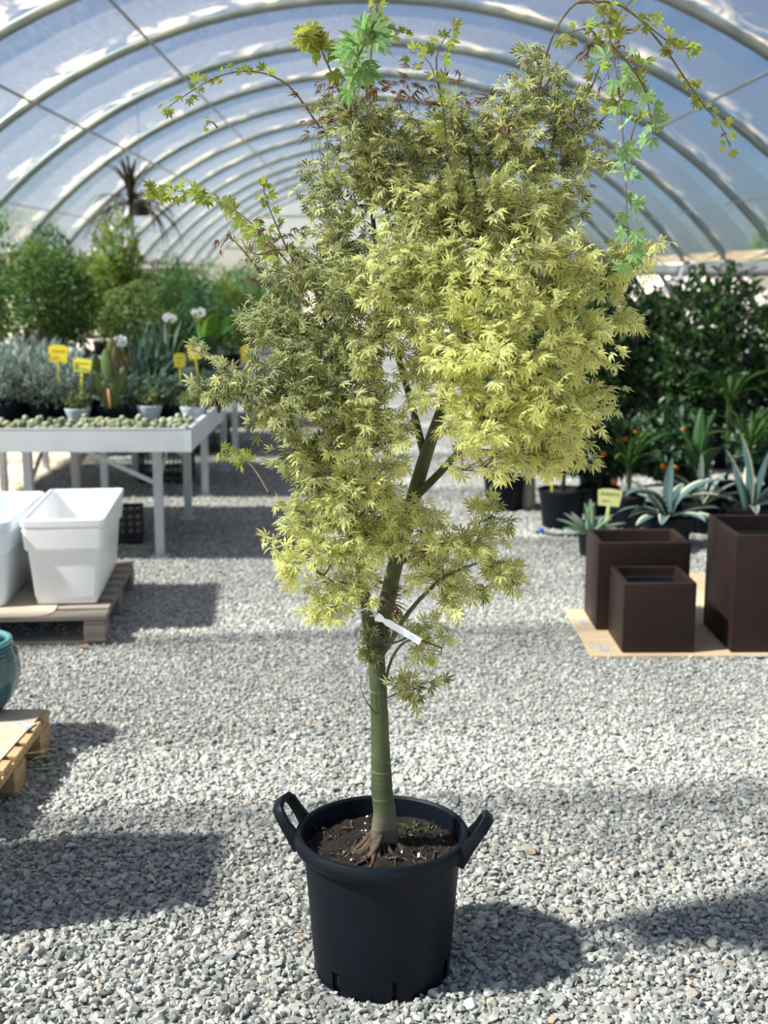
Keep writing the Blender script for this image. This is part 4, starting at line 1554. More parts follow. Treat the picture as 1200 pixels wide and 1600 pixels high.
def bench(y0, y1, legs_y, label):
    o = thing('plant_bench', label, 'bench', ((BX0 + BX1) / 2, (y0 + y1) / 2, 0), 0, 'white metal plant benches')
    cx, cy = (BX0 + BX1) / 2, (y0 + y1) / 2
    W, D, fh, t = BX1 - BX0, y1 - y0, .135, .018
    fx = bev(MB().box((0, 0, 0), (W, t, fh)).mesh('fascia'), .002, 1)
    fy = bev(MB().box((0, 0, 0), (t, D, fh)).mesh('fascia'), .002, 1)
    for s in (-1, 1):
        obj('fascia', fx, M['steel_white'], o, (0, s * (D / 2 - t / 2), BH - fh / 2))
        obj('fascia', fy, M['steel_white'], o, (s * (W / 2 - t / 2), 0, BH - fh / 2))
    lip = MB()
    for s in (-1, 1):
        lip.box((0, s * (D / 2 - .012), BH + .002), (W + .006, .03, .004)).box((s * (W / 2 - .012), 0, BH + .002), (.03, D + .006, .004))
    obj('rim_lip', lip.mesh('rim_lip'), M['steel_white'], o)
    obj('corner_angle', bev(MB().box((W / 2 - .017, -D / 2 + .001, BH - fh / 2), (.04, .004, fh)).box((W / 2 + .001, -D / 2 + .017, BH - fh / 2), (.004, .04, fh)).mesh('corner_angle'), .0008, 1), M['steel_white'], o)
    obj('tray', MB().box((0, 0, BH - .055), (W - 2 * t, D - 2 * t, .01)).mesh('tray'), M['bench_dark'], o)
    lg = bev(MB().box((0, 0, (BH - fh) / 2), (.052, .052, BH - fh)).mesh('leg'), .003, 1)
    ft = bev(MB().box((0, 0, .006), (.11, .11, .012)).mesh('foot_plate'), .002, 1)
    for lx in (-1.29, -2.07, -2.85):
        for ly in legs_y:
            l = obj('leg', lg, M['steel_white'], o, (lx - cx, ly - cy, 0))
            obj('foot_plate', ft, M['steel_white'], l)
        obj('cross_beam', bev(MB().bar((lx - cx, legs_y[0] - cy, BH - fh - .02), (lx - cx, legs_y[1] - cy, BH - fh - .02), .03, .04).mesh('cross_beam'), .002, 1), M['steel_white'], o)
        obj('brace', bev(MB().bar((lx - cx, legs_y[0] - cy, .43), (lx - cx, legs_y[0] - cy + .45, BH - fh - .02), .008, .045).mesh('brace'), .001, 1), M['steel_white'], o)
    for ly in legs_y:
        obj('brace', bev(MB().bar((-1.29 - cx, ly - cy, .45), (-1.75 - cx, ly - cy, BH - fh - .01), .008, .028).mesh('brace'), .001, 1), M['steel_white'], o)
    return o


BENCH_Y = [(7.22, 8.92, (7.463, 8.66)), (9.36, 11.06, (9.59, 10.845)), (11.55, 13.25, (11.79, 13.02)), (13.75, 15.45, (13.98, 15.2))]
BL = ['white metal bench with tiny cacti in rows along its front edge', 'white metal bench just behind the cactus bench carrying strap-leaved plants', 'white metal bench third along the row holding leafy bushes', 'white metal bench last in the row deep in the greenhouse']
for (a, b, c), l in zip(BENCH_Y, BL):
    bench(a, b, c, l)
BT = BH - .05      # top of the tray

# crates
def crate(label, loc, rotz, w=.34, d=.24, h=.20):
    o = thing('plastic_crate', label, 'crate', loc, rotz)
    mb = MB()
    obj('base_panel', MB().box((0, 0, .006), (w, d, .012)).mesh('base_panel'), M['black_plastic'], o)
    for s in (-1, 1):
        mx, my = MB(), MB()
        for k in range(5):
            z = .02 + k * (h - .03) / 4
            mx.box((0, s * d / 2, z), (w, .006, .016))
            my.box((s * w / 2, 0, z), (.006, d, .016))
        for k in range(7):
            mx.box((-w / 2 + k * w / 6, s * d / 2, h / 2), (.014, .008, h))
        for k in range(5):
            my.box((s * w / 2, -d / 2 + k * d / 4, h / 2), (.008, .014, h))
        obj('side_grille', mx.mesh('side_grille'), M['black_plastic'], o)
        obj('side_grille', my.mesh('side_grille'), M['black_plastic'], o)
    rim = MB()
    for s in (-1, 1):
        rim.box((0, s * d / 2, h), (w + .02, .02, .014)).box((s * w / 2, 0, h), (.02, d + .02, .014))
    obj('rim', rim.mesh('rim'), M['black_plastic'], o)
    return o


g = G(196, 852)
crate('black plastic crate on gravel behind the white planters', (g[0] - .06, g[1] + .1, .004), .15, .30, .22, .22)
g = G(268, 745)
crate('black plastic crate under the second white bench', (g[0], g[1] - .2, .004), .05, .42, .32, .30)
crate('black plastic crate under the third white bench', (g[0] + .1, g[1] + 1.6, .004), .2, .42, .32, .30)

# ---- tiny cacti in rows
def cactus_mesh(name, kind, seed):
    rng = random.Random(seed)
    V, Fq, C = [], [], []
    prof = {'ball': [(.001, .026), (.013, .026), (.0195, .032), (.022, .044), (.020, .056), (.012, .064), (.001, .066)],
            'tall': [(.001, .026), (.013, .026), (.016, .034), (.0165, .06), (.0155, .078), (.009, .088), (.001, .09)],
            'flat': [(.001, .026), (.016, .026), (.0225, .032), (.023, .040), (.016, .047), (.006, .048), (.001, .046)]}[kind]
    pot = [(.001, 0), (.016, 0), (.0215, .03), (.0225, .03), (.0205, .027), (.001, .026)]
    n = 16
    green = {'ball': [(.20, .21, .10), (.27, .26, .15), (.30, .28, .22), (.15, .17, .08)], 'tall': [(.20, .25, .13), (.26, .29, .20)], 'flat': [(.25, .29, .20), (.34, .34, .27), (.32, .24, .16)]}[kind]
    g = green[seed % len(green)]
    for pr_, c, rb in ((pot, (.10, .045, .03) if seed % 2 else (.04, .04, .045), 0), (prof, g, 1)):
        k = len(V)
        for (r, z) in pr_:
            for j in range(n):
                a = 2 * PI * j / n
                rr0 = r * (1 + (.10 if j % 2 else -.08) * rb)
                V.append((rr0 * math.cos(a), rr0 * math.sin(a), z))
        for i in range(len(pr_) - 1):
            for j in range(n):
                a, b = k + i * n + j, k + i * n + (j + 1) % n
                Fq.append((a, b, b + n, a + n))
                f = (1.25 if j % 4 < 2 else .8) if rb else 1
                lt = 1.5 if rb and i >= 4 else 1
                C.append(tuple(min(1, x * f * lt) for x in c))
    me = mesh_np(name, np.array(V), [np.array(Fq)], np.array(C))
    me.materials.append(M['cactus'])
    return me


CK = [('ball', 'round ribbed cactus'), ('flat', 'flat pale succulent rosette'), ('tall', 'short columnar cactus')]
ORD = ['first', 'second', 'third', 'fourth', 'fifth', 'sixth', 'seventh', 'eighth', 'ninth', 'tenth']
cmesh = {k: [cactus_mesh('small_cactus', k, 10 + i + 7 * q) for i in range(4)] for q, (k, _) in enumerate(CK)}
cr_ = random.Random(31)
bowls_px = [(117, 660), (231, 655), (299, 657)]
bowl_at = [G(px, py, BT + .02) for px, py in bowls_px]
for row in range(10):
    for colm in range(28):
        x, y = BX1 - .045 - colm * .0485, BENCH_Y[0][0] + .045 + row * .0495
        if any(math.hypot(x - b[0], y - b[1] - .09) < .135 for b in bowl_at):
            continue
        if row > 7 and colm > 14:
            continue
        k, lb = CK[0] if cr_.random() < .5 else (CK[1] if cr_.random() < .62 else CK[2])
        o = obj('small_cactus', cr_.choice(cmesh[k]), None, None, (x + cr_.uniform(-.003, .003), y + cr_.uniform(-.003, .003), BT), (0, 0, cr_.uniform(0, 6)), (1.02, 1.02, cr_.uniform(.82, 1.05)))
        tag(o, '%s in the %s row from the bench\'s front rim' % (lb, ORD[row]), 'cactus', 'tiny cacti in row %d on the white bench' % (row + 1))


# ================================================================== PLANT BUILDERS
def shrub(name, label, cat, loc, rotz, fol_me, h, stem='stem_brown', leafm='leaf_glossy', pot=(.17, .26, 'pot_dark'), stems=(5, .012, .25), group=None, scale=1.0, fz=0.0):
    o = thing(name, label, cat, loc, rotz, group)
    z = 0
    if pot:
        r, ph, pm = pot
        p = obj('pot', pot_mesh('pot', r, ph), M[pm], o)
        obj('soil', soil_mesh('soil', r * .9, ph - .025), M['soil'], p)
        z = ph - .03
    if stems:
        obj('stems', stems_mesh('stems', h * .8, stems[2], stems[0], stems[1], len(label), z), M[stem], o)
    f = obj('foliage', fol_me, M[leafm], o, (0, 0, z + fz))
    f['kind'] = 'stuff'
    return o


DK = [(.022, .060, .016), (.035, .085, .020), (.050, .115, .028), (.016, .045, .014), (.06, .13, .04)]
MG = [(.10, .22, .06), (.15, .30, .07), (.07, .17, .045), (.22, .36, .09)]
YG = [(.22, .30, .05), (.16, .25, .05), (.30, .36, .08), (.12, .2, .04)]
SV = [(.30, .36, .32), (.22, .29, .25), (.40, .45, .41), (.16, .22, .18)]
BG = [(.10, .17, .12), (.14, .22, .16), (.07, .13, .09)]
LG = [(.05, .12, .03), (.08, .17, .04), (.04, .09, .025)]

bush_dk = [bush_mesh('foliage', 2900, (.37, .37, .66), .10, .046, DK + [(.09, .16, .05), (.10, .13, .09)], 60 + i, .12, holes=.5, lump=4) for i in range(4)]
bush_dk_small = [bush_mesh('foliage', 1300, (.28, .28, .26), .075, .036, DK + BG, 70 + i, .04, holes=.3) for i in range(3)]
MGS = [MG, [(c[0] * .6, c[1] * .6, c[2] * .6) for c in MG], [(.14, .24, .06), (.20, .28, .08), (.10, .17, .05), (.28, .36, .12)], [(.07, .17, .07), (.10, .24, .10), (.05, .12, .05)]]
bush_mg = [bush_mesh('foliage', 2300, (.41, .41, .68), .066, .037, MGS[i], 80 + i, .05, holes=.68, lump=5) for i in range(4)]
bush_yg = [bush_mesh('foliage', 1500, (.26, .26, .55), .11, .026, YG, 90 + i, .15, holes=.5, lump=4) for i in range(2)]
bush_lg = [bush_mesh('foliage', 900, (.30, .30, .36), .11, .05, LG, 95 + i, .05, holes=.4) for i in range(3)]
silver = [bush_mesh('foliage', 900, (.17, .17, .16), .058, .011, SV, 110 + i, .0, shell=1.2, upb=.9, holes=.1) for i in range(3)]

# ---- rows on the open path side of the brown planters: dense dark bushes
R_SPOTS = [(1.75, 9.55, 1.0), (2.42, 9.35, .96), (3.15, 9.45, .9), (1.55, 10.7, 1.02), (2.3, 10.75, 1.03), (3.1, 11.0, .98), (1.9, 12.2, 1.0), (2.8, 12.5, 1.0),
           (1.6, 13.8, 1.0), (2.5, 14.2, 1.05), (1.8, 16.0, 1.05), (2.8, 16.6, 1.05), (1.7, 18.4, 1.05), (2.9, 19.2, 1.05), (1.9, 21.5, 1.05), (3.0, 22.5, 1.0), (1.8, 25.5, 1.0), (3.0, 27, 1.0)]
for i, (x, y, s) in enumerate(R_SPOTS):
    pal = i % 4
    lb_ = {0: 'dense glossy dark green bush next to the single-stemmed young tree', 1: 'dense glossy dark green bush straight behind the curling agave', 2: 'dense glossy dark green bush behind the agave with tall upright leaves'}.get(i, 'dense glossy dark green bush in the crowded rows further behind the agaves')
    shrub('dense_bush', lb_, 'bush', (x, y, 0), i * 1.3, bush_dk[pal], 1.3, group='dark bushes behind the agaves', stems=(4, .016, .2)).scale = (s * .88, s * .88, s)

# ---- low citrus bushes bearing orange fruit
fr_me = MB().lathe([(.001, 0), (.010, .002), (.019, .010), (.022, .021), (.019, .032), (.010, .040), (.001, .042)], 14).mesh('fruit', True)
kr = random.Random(5)
for i, (x, y, lb) in enumerate(((1.64, 8.84, 'low citrus bush with orange fruit beside the potted stem at the path'), (2.1, 8.78, 'low citrus bush with orange fruit straight behind the pale-edged agave'), (2.85, 8.75, 'low citrus bush with orange fruit behind the tall-leaved agave'), (3.5, 8.7, 'low citrus bush with few fruit at the outer end of the agave row'))):
    o = shrub('citrus_bush', lb, 'bush', (x, y, 0), i * 1.1, bush_dk_small[i % 3], .5, group='low citrus bushes', pot=(.15, .2, 'pot_dark'), stems=(4, .01, .12), fz=.02)
    for k in range(7 if i < 3 else 3):
        a, rr0 = kr.uniform(PI * 1.05, PI * 1.95), kr.uniform(.20, .28)
        obj('fruit', fr_me, M['orange'], o, (rr0 * math.cos(a), rr0 * math.sin(a), kr.uniform(.24, .62)), (0, 0, 0), (kr.uniform(.9, 1.2),) * 3)

def bladed(name, label, cat, loc, specs, pot=(.14, .18, 'pot_dark'), group=None, rot=0.0, z0=None, leafm='leaf_thick'):
    """specs: (mesh, azimuth deg, base radius, roll)"""
    o = thing(name, label, cat, loc, rot, group)
    z = 0
    if pot:
        p = obj('pot', pot_mesh('pot', pot[0], pot[1]), M[pot[2]], o)
        obj('soil', soil_mesh('soil', pot[0] * .9, pot[1] - .02), M['soil'], p)
        z = pot[1] - .025
    if z0 is not None:
        z = z0
    for me, az, br, roll in specs:
        a = math.radians(az)
        obj('leaf', me, M[leafm], o, (br * math.cos(a), br * math.sin(a), z), (roll, 0, a))
    return o


pad_l = [blade('leaf', L, W, math.radians(a0), math.radians(a1), 0, c, None, 10, 'oval', .2, .03) for L, W, a0, a1, c in ((.46, .12, 2, 14, (.06, .14, .05)), (.42, .11, 8, 40, (.05, .12, .04)), (.38, .11, 20, 75, (.08, .16, .06)))]
q = A(1096, 700, 8.42)
bladed('paddle_leaf_plant', 'plant with upright paddle-shaped leaves between the low citrus bushes', 'potted plant', (q[0], 8.42, 0), [(pad_l[k % 3], k * 100 + 80, .03, 0) for k in range(8)], (.13, .30, 'pot_dark'), leafm='leaf_glossy', z0=.34)
fern_l = [blade('leaf', L, .030, math.radians(a0), math.radians(a1), 0, c, None, 9, 'agave', .2, .03) for L, a0, a1, c in ((.42, 15, 85, (.10, .22, .05)), (.36, 30, 110, (.14, .27, .06)), (.30, 5, 60, (.08, .17, .04)))]
for (px, py, Y, n_, z_, lb) in ((1172, 690, 8.36, 26, .55, 'arching bright green strap plant next to the outer citrus bush'), (1140, 620, 8.9, 22, .80, 'arching mid green strap plant rising over the citrus bushes'), (985, 650, 8.34, 22, .42, 'arching mid green strap plant behind the curling agave')):
    q = A(px, py, Y)
    o = bladed('arching_plant', lb, 'potted plant', (q[0], Y, 0), [(fern_l[k % 3], k * 137.5, .02, 0) for k in range(n_)], (.12, .22, 'pot_dark'), leafm='leaf', z0=z_)
    obj('stems', stems_mesh('stems', (z_ - .12) / .8, .02, 3, .012, 5, .18), M['stem_green'], o)


CRM, AGR = (.80, .81, .55), (.12, .20, .19)


def ag(L, W, a0, a1, mf=.36, wob=0.0, cin=AGR, cout=CRM):
    return blade('leaf', L * 1.05, W * 1.3, math.radians(a0), math.radians(a1), mf, cin, cout, 12, 'agave', .22, .1, wob)


# agave with the long S-shaped leaf (behind the medium planter)
ga = A(1044, 806, 7.72)
bladed('agave_plant', 'pale-edged blue-green agave with long curling leaves behind the medium brown planter', 'agave', (ga[0], 7.72, 0), [
    (ag(.38, .058, 0, 8, .12, .02), 70, .01, 0), (ag(.46, .062, 3, 95, .30, .03), 10, .015, .25), (ag(.40, .075, -8, 120, .25), 195, .02, 0), (ag(.33, .085, 22, 60, .22), 172, .02, 0), (ag(.25, .075, 35, 130, .25), 185, .03, -.2),
    (ag(.29, .075, 50, 95, .28), -8, .03, 0), (ag(.30, .07, 62, 110, .3), -25, .03, .2), (ag(.26, .07, 60, 120, .3), 215, .03, 0), (ag(.30, .07, 55, 110, .3), 250, .03, 0), (ag(.30, .07, 50, 110, .3), 300, .03, 0), (ag(.34, .06, 30, 80, .3), 60, .02, 0),
    (ag(.30, .06, 40, 90, .3), 120, .02, 0), (ag(.33, .03, 40, 115, .3), 188, .02, .1)], pot=(.16, .20, 'pot_dark'))
ga = A(1172, 800, 7.95)
bladed('agave_plant', 'agave with tall upright blue leaves edged in cream behind the tallest planter', 'agave', (ga[0], 7.95, 0), [
    (ag(.48, .075, 4, 12, .2, .03), 200, .02, 0), (ag(.44, .07, -3, 6, .2, -.03), 10, .02, .4), (ag(.42, .06, 12, 30, .25), 185, .03, 0), (ag(.30, .065, 8, 20, .38), 215, .05, .2), (ag(.40, .035, 50, 60, .35), 180, .03, 0), (ag(.34, .06, 45, 110, .3), -5, .03, 0),
    (ag(.30, .06, 25, 70, .3), 12, .03, .2), (ag(.36, .05, 50, 100, .3), 170, .03, 0), (ag(.3, .06, 55, 110, .3), 260, .03, 0), (ag(.3, .06, 50, 100, .3), 310, .03, 0), (ag(.36, .06, 30, 60, .3), 80, .03, 0)], pot=(.17, .22, 'pot_dark'))
ga = A(1098, 790, 8.2)
bladed('agave_plant', 'smaller grey agave with narrow arching leaves standing between the two large agaves', 'agave', (ga[0], 8.2, 0), [
    (ag(.34, .04, a0, a1, .28, .02, (.16, .2, .17)), az, .02, 0) for az, a0, a1 in ((180, 30, 75), (200, 20, 70), (150, 45, 90), (90, 5, 20), (0, 35, 80), (20, 20, 60), (-30, 45, 95), (230, 50, 95), (280, 40, 80), (60, 20, 50))], pot=(.14, .2, 'pot_dark'))
ga = A(1195, 772, 8.25)
bladed('agave_plant', 'cream-edged agave with short spreading leaves next to a citrus bush', 'agave', (ga[0] + .42, 8.1, 0), [
    (ag(.36, .06, a0, a1, .3, .0), az, .02, 0) for az, a0, a1 in ((180, 40, 90), (205, 20, 70), (150, 45, 90), (90, 5, 20), (0, 35, 80), (25, 20, 60), (-30, 45, 95), (235, 50, 95), (285, 40, 80))], pot=(.15, .2, 'pot_dark'))

# dudleya-like rosette with its label
DG = (.24, .33, .24)
dg_ = A(921, 862, 7.47)
dud = bladed('succulent_plant', 'grey-green fleshy rosette succulent in a black pot beside the medium brown planter', 'succulent', (dg_[0], 7.47, 0), [
    (blade('leaf', L, .042, math.radians(a0), math.radians(a1), 0, tuple(c * kr.uniform(.8, 1.25) for c in DG), None, 8, 'oval', .25, .18), az, .015, 0)
    for az, L, a0, a1 in ((180, .22, 45, 75), (205, .20, 55, 85), (160, .20, 35, 60), (140, .18, 30, 55), (110, .2, 10, 25), (60, .2, 5, 18), (20, .2, 35, 65), (-10, .22, 50, 80), (-35, .2, 55, 85), (230, .19, 60, 90), (265, .18, 50, 80), (300, .2, 55, 85), (190, .17, 25, 50), (330, .17, 30, 55), (85, .22, 2, 10), (0, .15, 20, 40), (250, .15, 25, 50))], pot=(.075, .15, 'black_plastic'))


def text_mesh(name, body, size, m, parent, loc, rot):
    cu = bpy.data.curves.new(name, 'FONT')
    cu.body = body
    cu.size = size
    cu.extrude = .0004
    cu.align_x = 'CENTER'
    cu.align_y = 'CENTER'
    cu.resolution_u = 2
    tmp = bpy.data.objects.new(name, cu)
    me = bpy.data.meshes.new_from_object(tmp)
    bpy.data.objects.remove(tmp)
    me.materials.clear()
    me.materials.append(m)
    o = bpy.data.objects.new(name, me)
    COL.objects.link(o)
    o.parent = parent
    o.location = loc
    o.rotation_euler = rot
    return o


def plant_label(label, loc, w, h, m, stake, rotz=0.0, tilt=0.0, rolly=0.0, stem_m=None):
    """board with an arched top and a stake; origin where the stake enters the soil"""
    o = thing('plant_label', label, 'plant label', loc, rotz)
    o.rotation_euler = (tilt, rolly, rotz)
    n = 12
    out = [(-w / 2 * .86, -h / 2), (w / 2 * .86, -h / 2)]
    out += [(w / 2 * math.cos(PI * i / n) * (1 if 0 < i < n else 1), h * .36 + h * .16 * math.sin(PI * i / n)) for i in range(n + 1)]
    k = len(out)
    c = (0, stake + h / 2)
    V = [(x, -.0015, z + c[1]) for x, z in out] + [(x, .0015, z + c[1]) for x, z in out]
    b = obj('board', MB().add(V, [tuple(range(k)), tuple(reversed(range(k, 2 * k)))] + [(i, i + k, (i + 1) % k + k, (i + 1) % k) for i in range(k)]).mesh('board'), m, o)
    obj('stake', bev(MB().box((0, 0, stake / 2 + .01), (w * .13, .005, stake + .04)).mesh('stake'), .001, 1), stem_m or m, o)
    return o, b, stake + h / 2


lp = A(949, 800, 7.50)
sg, bd, cz = plant_label('pale yellow plant label lettered DUDLEYA standing in the rosette succulent pot', (lp[0] - .01, 7.50, .13), .150, .105, M['yellow_pale'], .175 + (lp[2] - lp[2]), 0.0, 0.0, .09)
sg.location.z = A(952, 793, 7.50)[2] - .165
text_mesh('lettering', 'DUDLEYA', .027, M['ink'], bd, (.0, -.0022, cz + .021), (PI / 2, 0, 0))
text_mesh('lettering', '1.00 €', .020, M['ink'], bd, (-.022, -.0022, cz - .024), (PI / 2, 0, 0))
lp = A(1030, 800, 8.05)
sg, bd, cz = plant_label('white arched plant label lettered CAL standing behind the curling agave', (lp[0], 8.05, 0.1), .20, .095, M['label_white'], .20)
sg.location.z = A(1030, 783, 8.05)[2] - .20
text_mesh('lettering', 'CAL', .034, M['ink'], bd, (.035, -.0022, cz + .016), (PI / 2, 0, 0))
text_mesh('lettering', '€', .026, M['ink'], bd, (-.04, -.0022, cz - .018), (PI / 2, 0, 0))

# black pots by the path, each with its young tree; the tops are behind the maple
for (px, py, r, h, lb, fm, sc) in ((790, 800, .155, .25, 'young bush in a wide dusty black pot at the path edge', bush_dk_small[1], 1.0), (882, 828, .165, .26, 'single-stemmed young tree in a black pot with a yellow stick label', bush_dk_small[0], 1.0)):
    g = G(px, py)
    o = thing('potted_shrub', lb, 'potted plant', (g[0], g[1] + r * .8, 0))
    p = obj('pot', pot_mesh('pot', r, h), M['pot_dark'], o)
    obj('soil', soil_mesh('soil', r * .9, h - .025), M['soil'], p)
    obj('stem', MB().tube([(0, 0, h - .03), (.01, 0, h + .15), (-.01, .01, h + .4), (0, 0, h + .6)], [.017, .015, .012, .008], 8).mesh('stem', True), M['stem_brown'] if sc else None, o)
    f = obj('foliage', fm, M['leaf_glossy'], o, (0, .05, h + .22))
    f['kind'] = 'stuff'
    if px > 800:
        obj('stick_label', bev(MB().box((-.085, -.07, h + .03), (.014, .003, .15), Euler((0, -.05, 0)).to_matrix()).mesh('stick_label'), .0008, 1), M['yellow_light'], o)
g = G(826, 797)
stp = MB()
stp.tube([(0, 0, 0), (.004, 0, .08), (-.004, .004, .17), (.003, 0, .25)], [.058, .056, .058, .054], 9)
tag(obj('wooden_post', bev(stp.mesh('wooden_post'), .006, 1), M['stump'], None, (g[0], g[1] + .06, 0)), 'short weathered grey post standing between two black pots', 'post')
# irrigation hose with a blue joint
h0, h1, h2 = G(838, 831, .012), G(868, 836, .012), G(905, 837, .012)
hz = thing('irrigation_hose', 'thin black irrigation hose with a blue joint lying before the black pot', 'hose', (h0[0], h0[1], 0))
obj('tube', MB().tube([np.array(q) - np.array([h0[0], h0[1], 0]) for q in (h0, (h0 + h1) / 2 + np.array([0, .01, 0]), h1, h2, h2 + np.array([.3, .15, 0]))], .009, 8).mesh('tube', True), M['black_plastic'], hz)
g = G(846, 829, .02) - np.array([h0[0], h0[1], 0])
obj('joint', MB().tube([g + np.array([-.018, 0, 0]), g + np.array([-.014, 0, 0]), g + np.array([.014, 0, 0]), g + np.array([.018, 0, 0])], [.014, .018, .018, .014], 10).mesh('joint', True), M['blue_plastic'], hz)

# ================================================================== PLANTS ON THE WHITE BENCHES
def bx_at(px, Y):
    """world x where the pixel column px crosses the depth Y near bench height"""
    return A(px, 600, Y)[0]


# silver-leaved plants in dark pots
SLB = ['silver-leaved bushy plant in the row right behind the tiny cacti', 'silver-leaved bushy plant in the middle row on the cactus bench', 'silver-leaved bushy plant in the rear row on the cactus bench']
for i, (px, Y, s) in enumerate(((-40, 7.98, 1.05), (12, 7.95, 1.1), (62, 7.98, 1.1), (110, 8.0, .95), (-10, 8.32, 1.15), (42, 8.33, 1.15), (92, 8.32, 1.1), (140, 8.36, .9), (20, 8.68, 1.1), (75, 8.68, 1.05), (-95, 8.0, 1.05), (-150, 8.0, 1.1), (-70, 8.35, 1.1), (-130, 8.36, 1.1), (-45, 8.68, 1.05), (-105, 8.7, 1.1))):
    o = shrub('silver_plant', SLB[0 if Y < 8.2 else (1 if Y < 8.5 else 2)], 'potted plant', (bx_at(px, Y), Y, BT), i * 1.7, silver[i % 3], .22, 'stem_green', 'leaf', (.085, .12, 'pot_dark'), (6, .005, .09), 'silver-leaved plants on the bench')
    o.scale = (s * .88, s * .88, s)

# pale bowls with small succulents
SB = [bush_mesh('foliage', 260, (.075, .075, .05), .032, .012, [(.20, .25, .08), (.28, .30, .12), (.14, .2, .08)], 140 + i, .0, shell=1.5, upb=.6, holes=.1) for i in range(3)]
for i, ((px, py), b) in enumerate(zip(bowls_px, bowl_at)):
    lb = ['pale blue bowl of olive succulents beside the silver-leaved plants', 'pale blue bowl of yellowish succulents next to the orange cane', 'pale blue bowl of grey succulents near the bench corner'][i]
    o = thing('succulent_bowl', lb, 'potted plant', (b[0], b[1] + .09, BT))
    bw = obj('bowl', MB().lathe([(.001, 0), (.052, 0), (.056, .004), (.074, .07), (.080, .084), (.083, .098), (.078, .101), (.072, .096), (.064, .075), (.001, .072)], 32).mesh('bowl', True, .7), M['bowl'], o)
    obj('soil', soil_mesh('soil', .066, .088), M['soil'], bw)
    f = obj('foliage', SB[i], M['leaf'], o, (0, 0, .085), (0, 0, 0), (1.15, 1.15, 1.2))
    f['kind'] = 'stuff'

# prickly-pear style cactus with flat upright pads and an orange cane
def pad_mesh(name, L, W, c):
    V, Fq, C = [], [], []
    n, m_ = 10, 8
    for i in range(n + 1):
        t = i / n
        w = W * math.sin(PI * (t * .96 + .02)) ** .6
        for j in range(m_):
            a = 2 * PI * j / m_
            V.append((w * math.cos(a), w * .28 * math.sin(a), L * t))
    for i in range(n):
        for j in range(m_):
            a, b = i * m_ + j, i * m_ + (j + 1) % m_
            Fq.append((a, b, b + m_, a + m_))
            C.append(tuple(x * (1.15 if (i + j) % 3 == 0 else .95) for x in c))
    me = mesh_np(name, np.array(V), [np.array(Fq)], np.array(C), True)
    me.materials.append(M['cactus'])
    return me


Y = 7.98
op = thing('pad_cactus', 'tall cactus of upright olive pads tied to an orange cane', 'cactus', (bx_at(170, Y), Y, BT))
p = obj('pot', pot_mesh('pot', .085, .10), M['pot_dark'], op)
obj('soil', soil_mesh('soil', .075, .08), M['soil'], p)
pc_ = (.10, .12, .035)
for (x, y, z, L, W, ry, rz) in ((-.01, 0, .075, .20, .032, -.10, .1), (.03, .01, .08, .24, .030, .06, .5), (-.045, .01, .14, .20, .034, -.22, .2), (.0, -.01, .26, .21, .036, -.05, .0), (.045, .0, .30, .19, .028, .03, .3), (-.07, .02, .30, .14, .030, -.12, .6), (.02, .02, .42, .12, .028, .05, .2), (.06, .02, .18, .18, .03, .25, .5)):
    obj('pad', pad_mesh('pad', L, W, tuple(c * kr.uniform(.75, 1.3) for c in pc_)), None, op, (x, y, z), (0, ry, rz))
obj('cane', MB().tube([(.02, -.05, .03), (.005, -.045, .22)], .0085, 8).mesh('cane', True), M['cane'], op)['label'] = 'orange-brown cane'
# brown column stalks further back
Y = 9.55
bs = thing('column_cactus', 'brownish cluster of upright cactus columns behind the silver-leaved plants', 'cactus', (bx_at(50, Y), Y, BT))
p = obj('pot', pot_mesh('pot', .11, .14), M['pot_dark'], bs)
for (x, y, h, r) in ((-.06, 0, .40, .03), (.0, -.02, .30, .032), (.06, .0, .42, .028), (.02, .05, .36, .03), (-.03, .05, .44, .026)):
    pts = [(x, y, .1), (x * 1.05, y, .1 + h * .5), (x * 1.1, y, .1 + h * .9), (x * 1.1, y, .1 + h)]
    obj('column', MB().tube(pts, [r, r * 1.05, r * .9, r * .3], 9).mesh('column'), M['stem_brown'], bs)

# strap-leaved plants with white flower heads
SG = (.12, .20, .15)
strap = [blade('leaf', L, .026, math.radians(a0), math.radians(a1), 0, tuple(c * f for c in SG), None, 10, 'strap', .25, .06) for L, a0, a1, f in ((.52, 4, 40, 1.1), (.48, 10, 80, .8), (.42, 18, 110, 1.0), (.55, 2, 22, 1.3), (.4, 25, 90, .7))]
fl_me = MB()
fr = random.Random(8)
for i in range(46):
    d = Vector((fr.gauss(0, 1), fr.gauss(0, 1), fr.gauss(0, .8))).normalized()
    c = d * .034
    s = d.orthogonal().normalized()
    for q in range(3):
        sdir = Matrix.Rotation(q * 2.1, 3, d) @ s
        fl_me.add([c, c + d * .012 + sdir * .012 - d.cross(sdir) * .004, c + d * .016 + sdir * .016, c + d * .012 + sdir * .012 + d.cross(sdir) * .004], [(0, 1, 2, 3)])
flower = fl_me.mesh('flower_head')
spot = [(214, 8.62, 'beside the pad cactus', ((120 - 214, 551), (188 - 214, 533))), (240, 8.72, 'with no flowers open at the rear of the cactus bench', ()), (262, 9.65, 'at the edge of the second bench', ((265 - 262, 497), (310 - 262, 488)))]
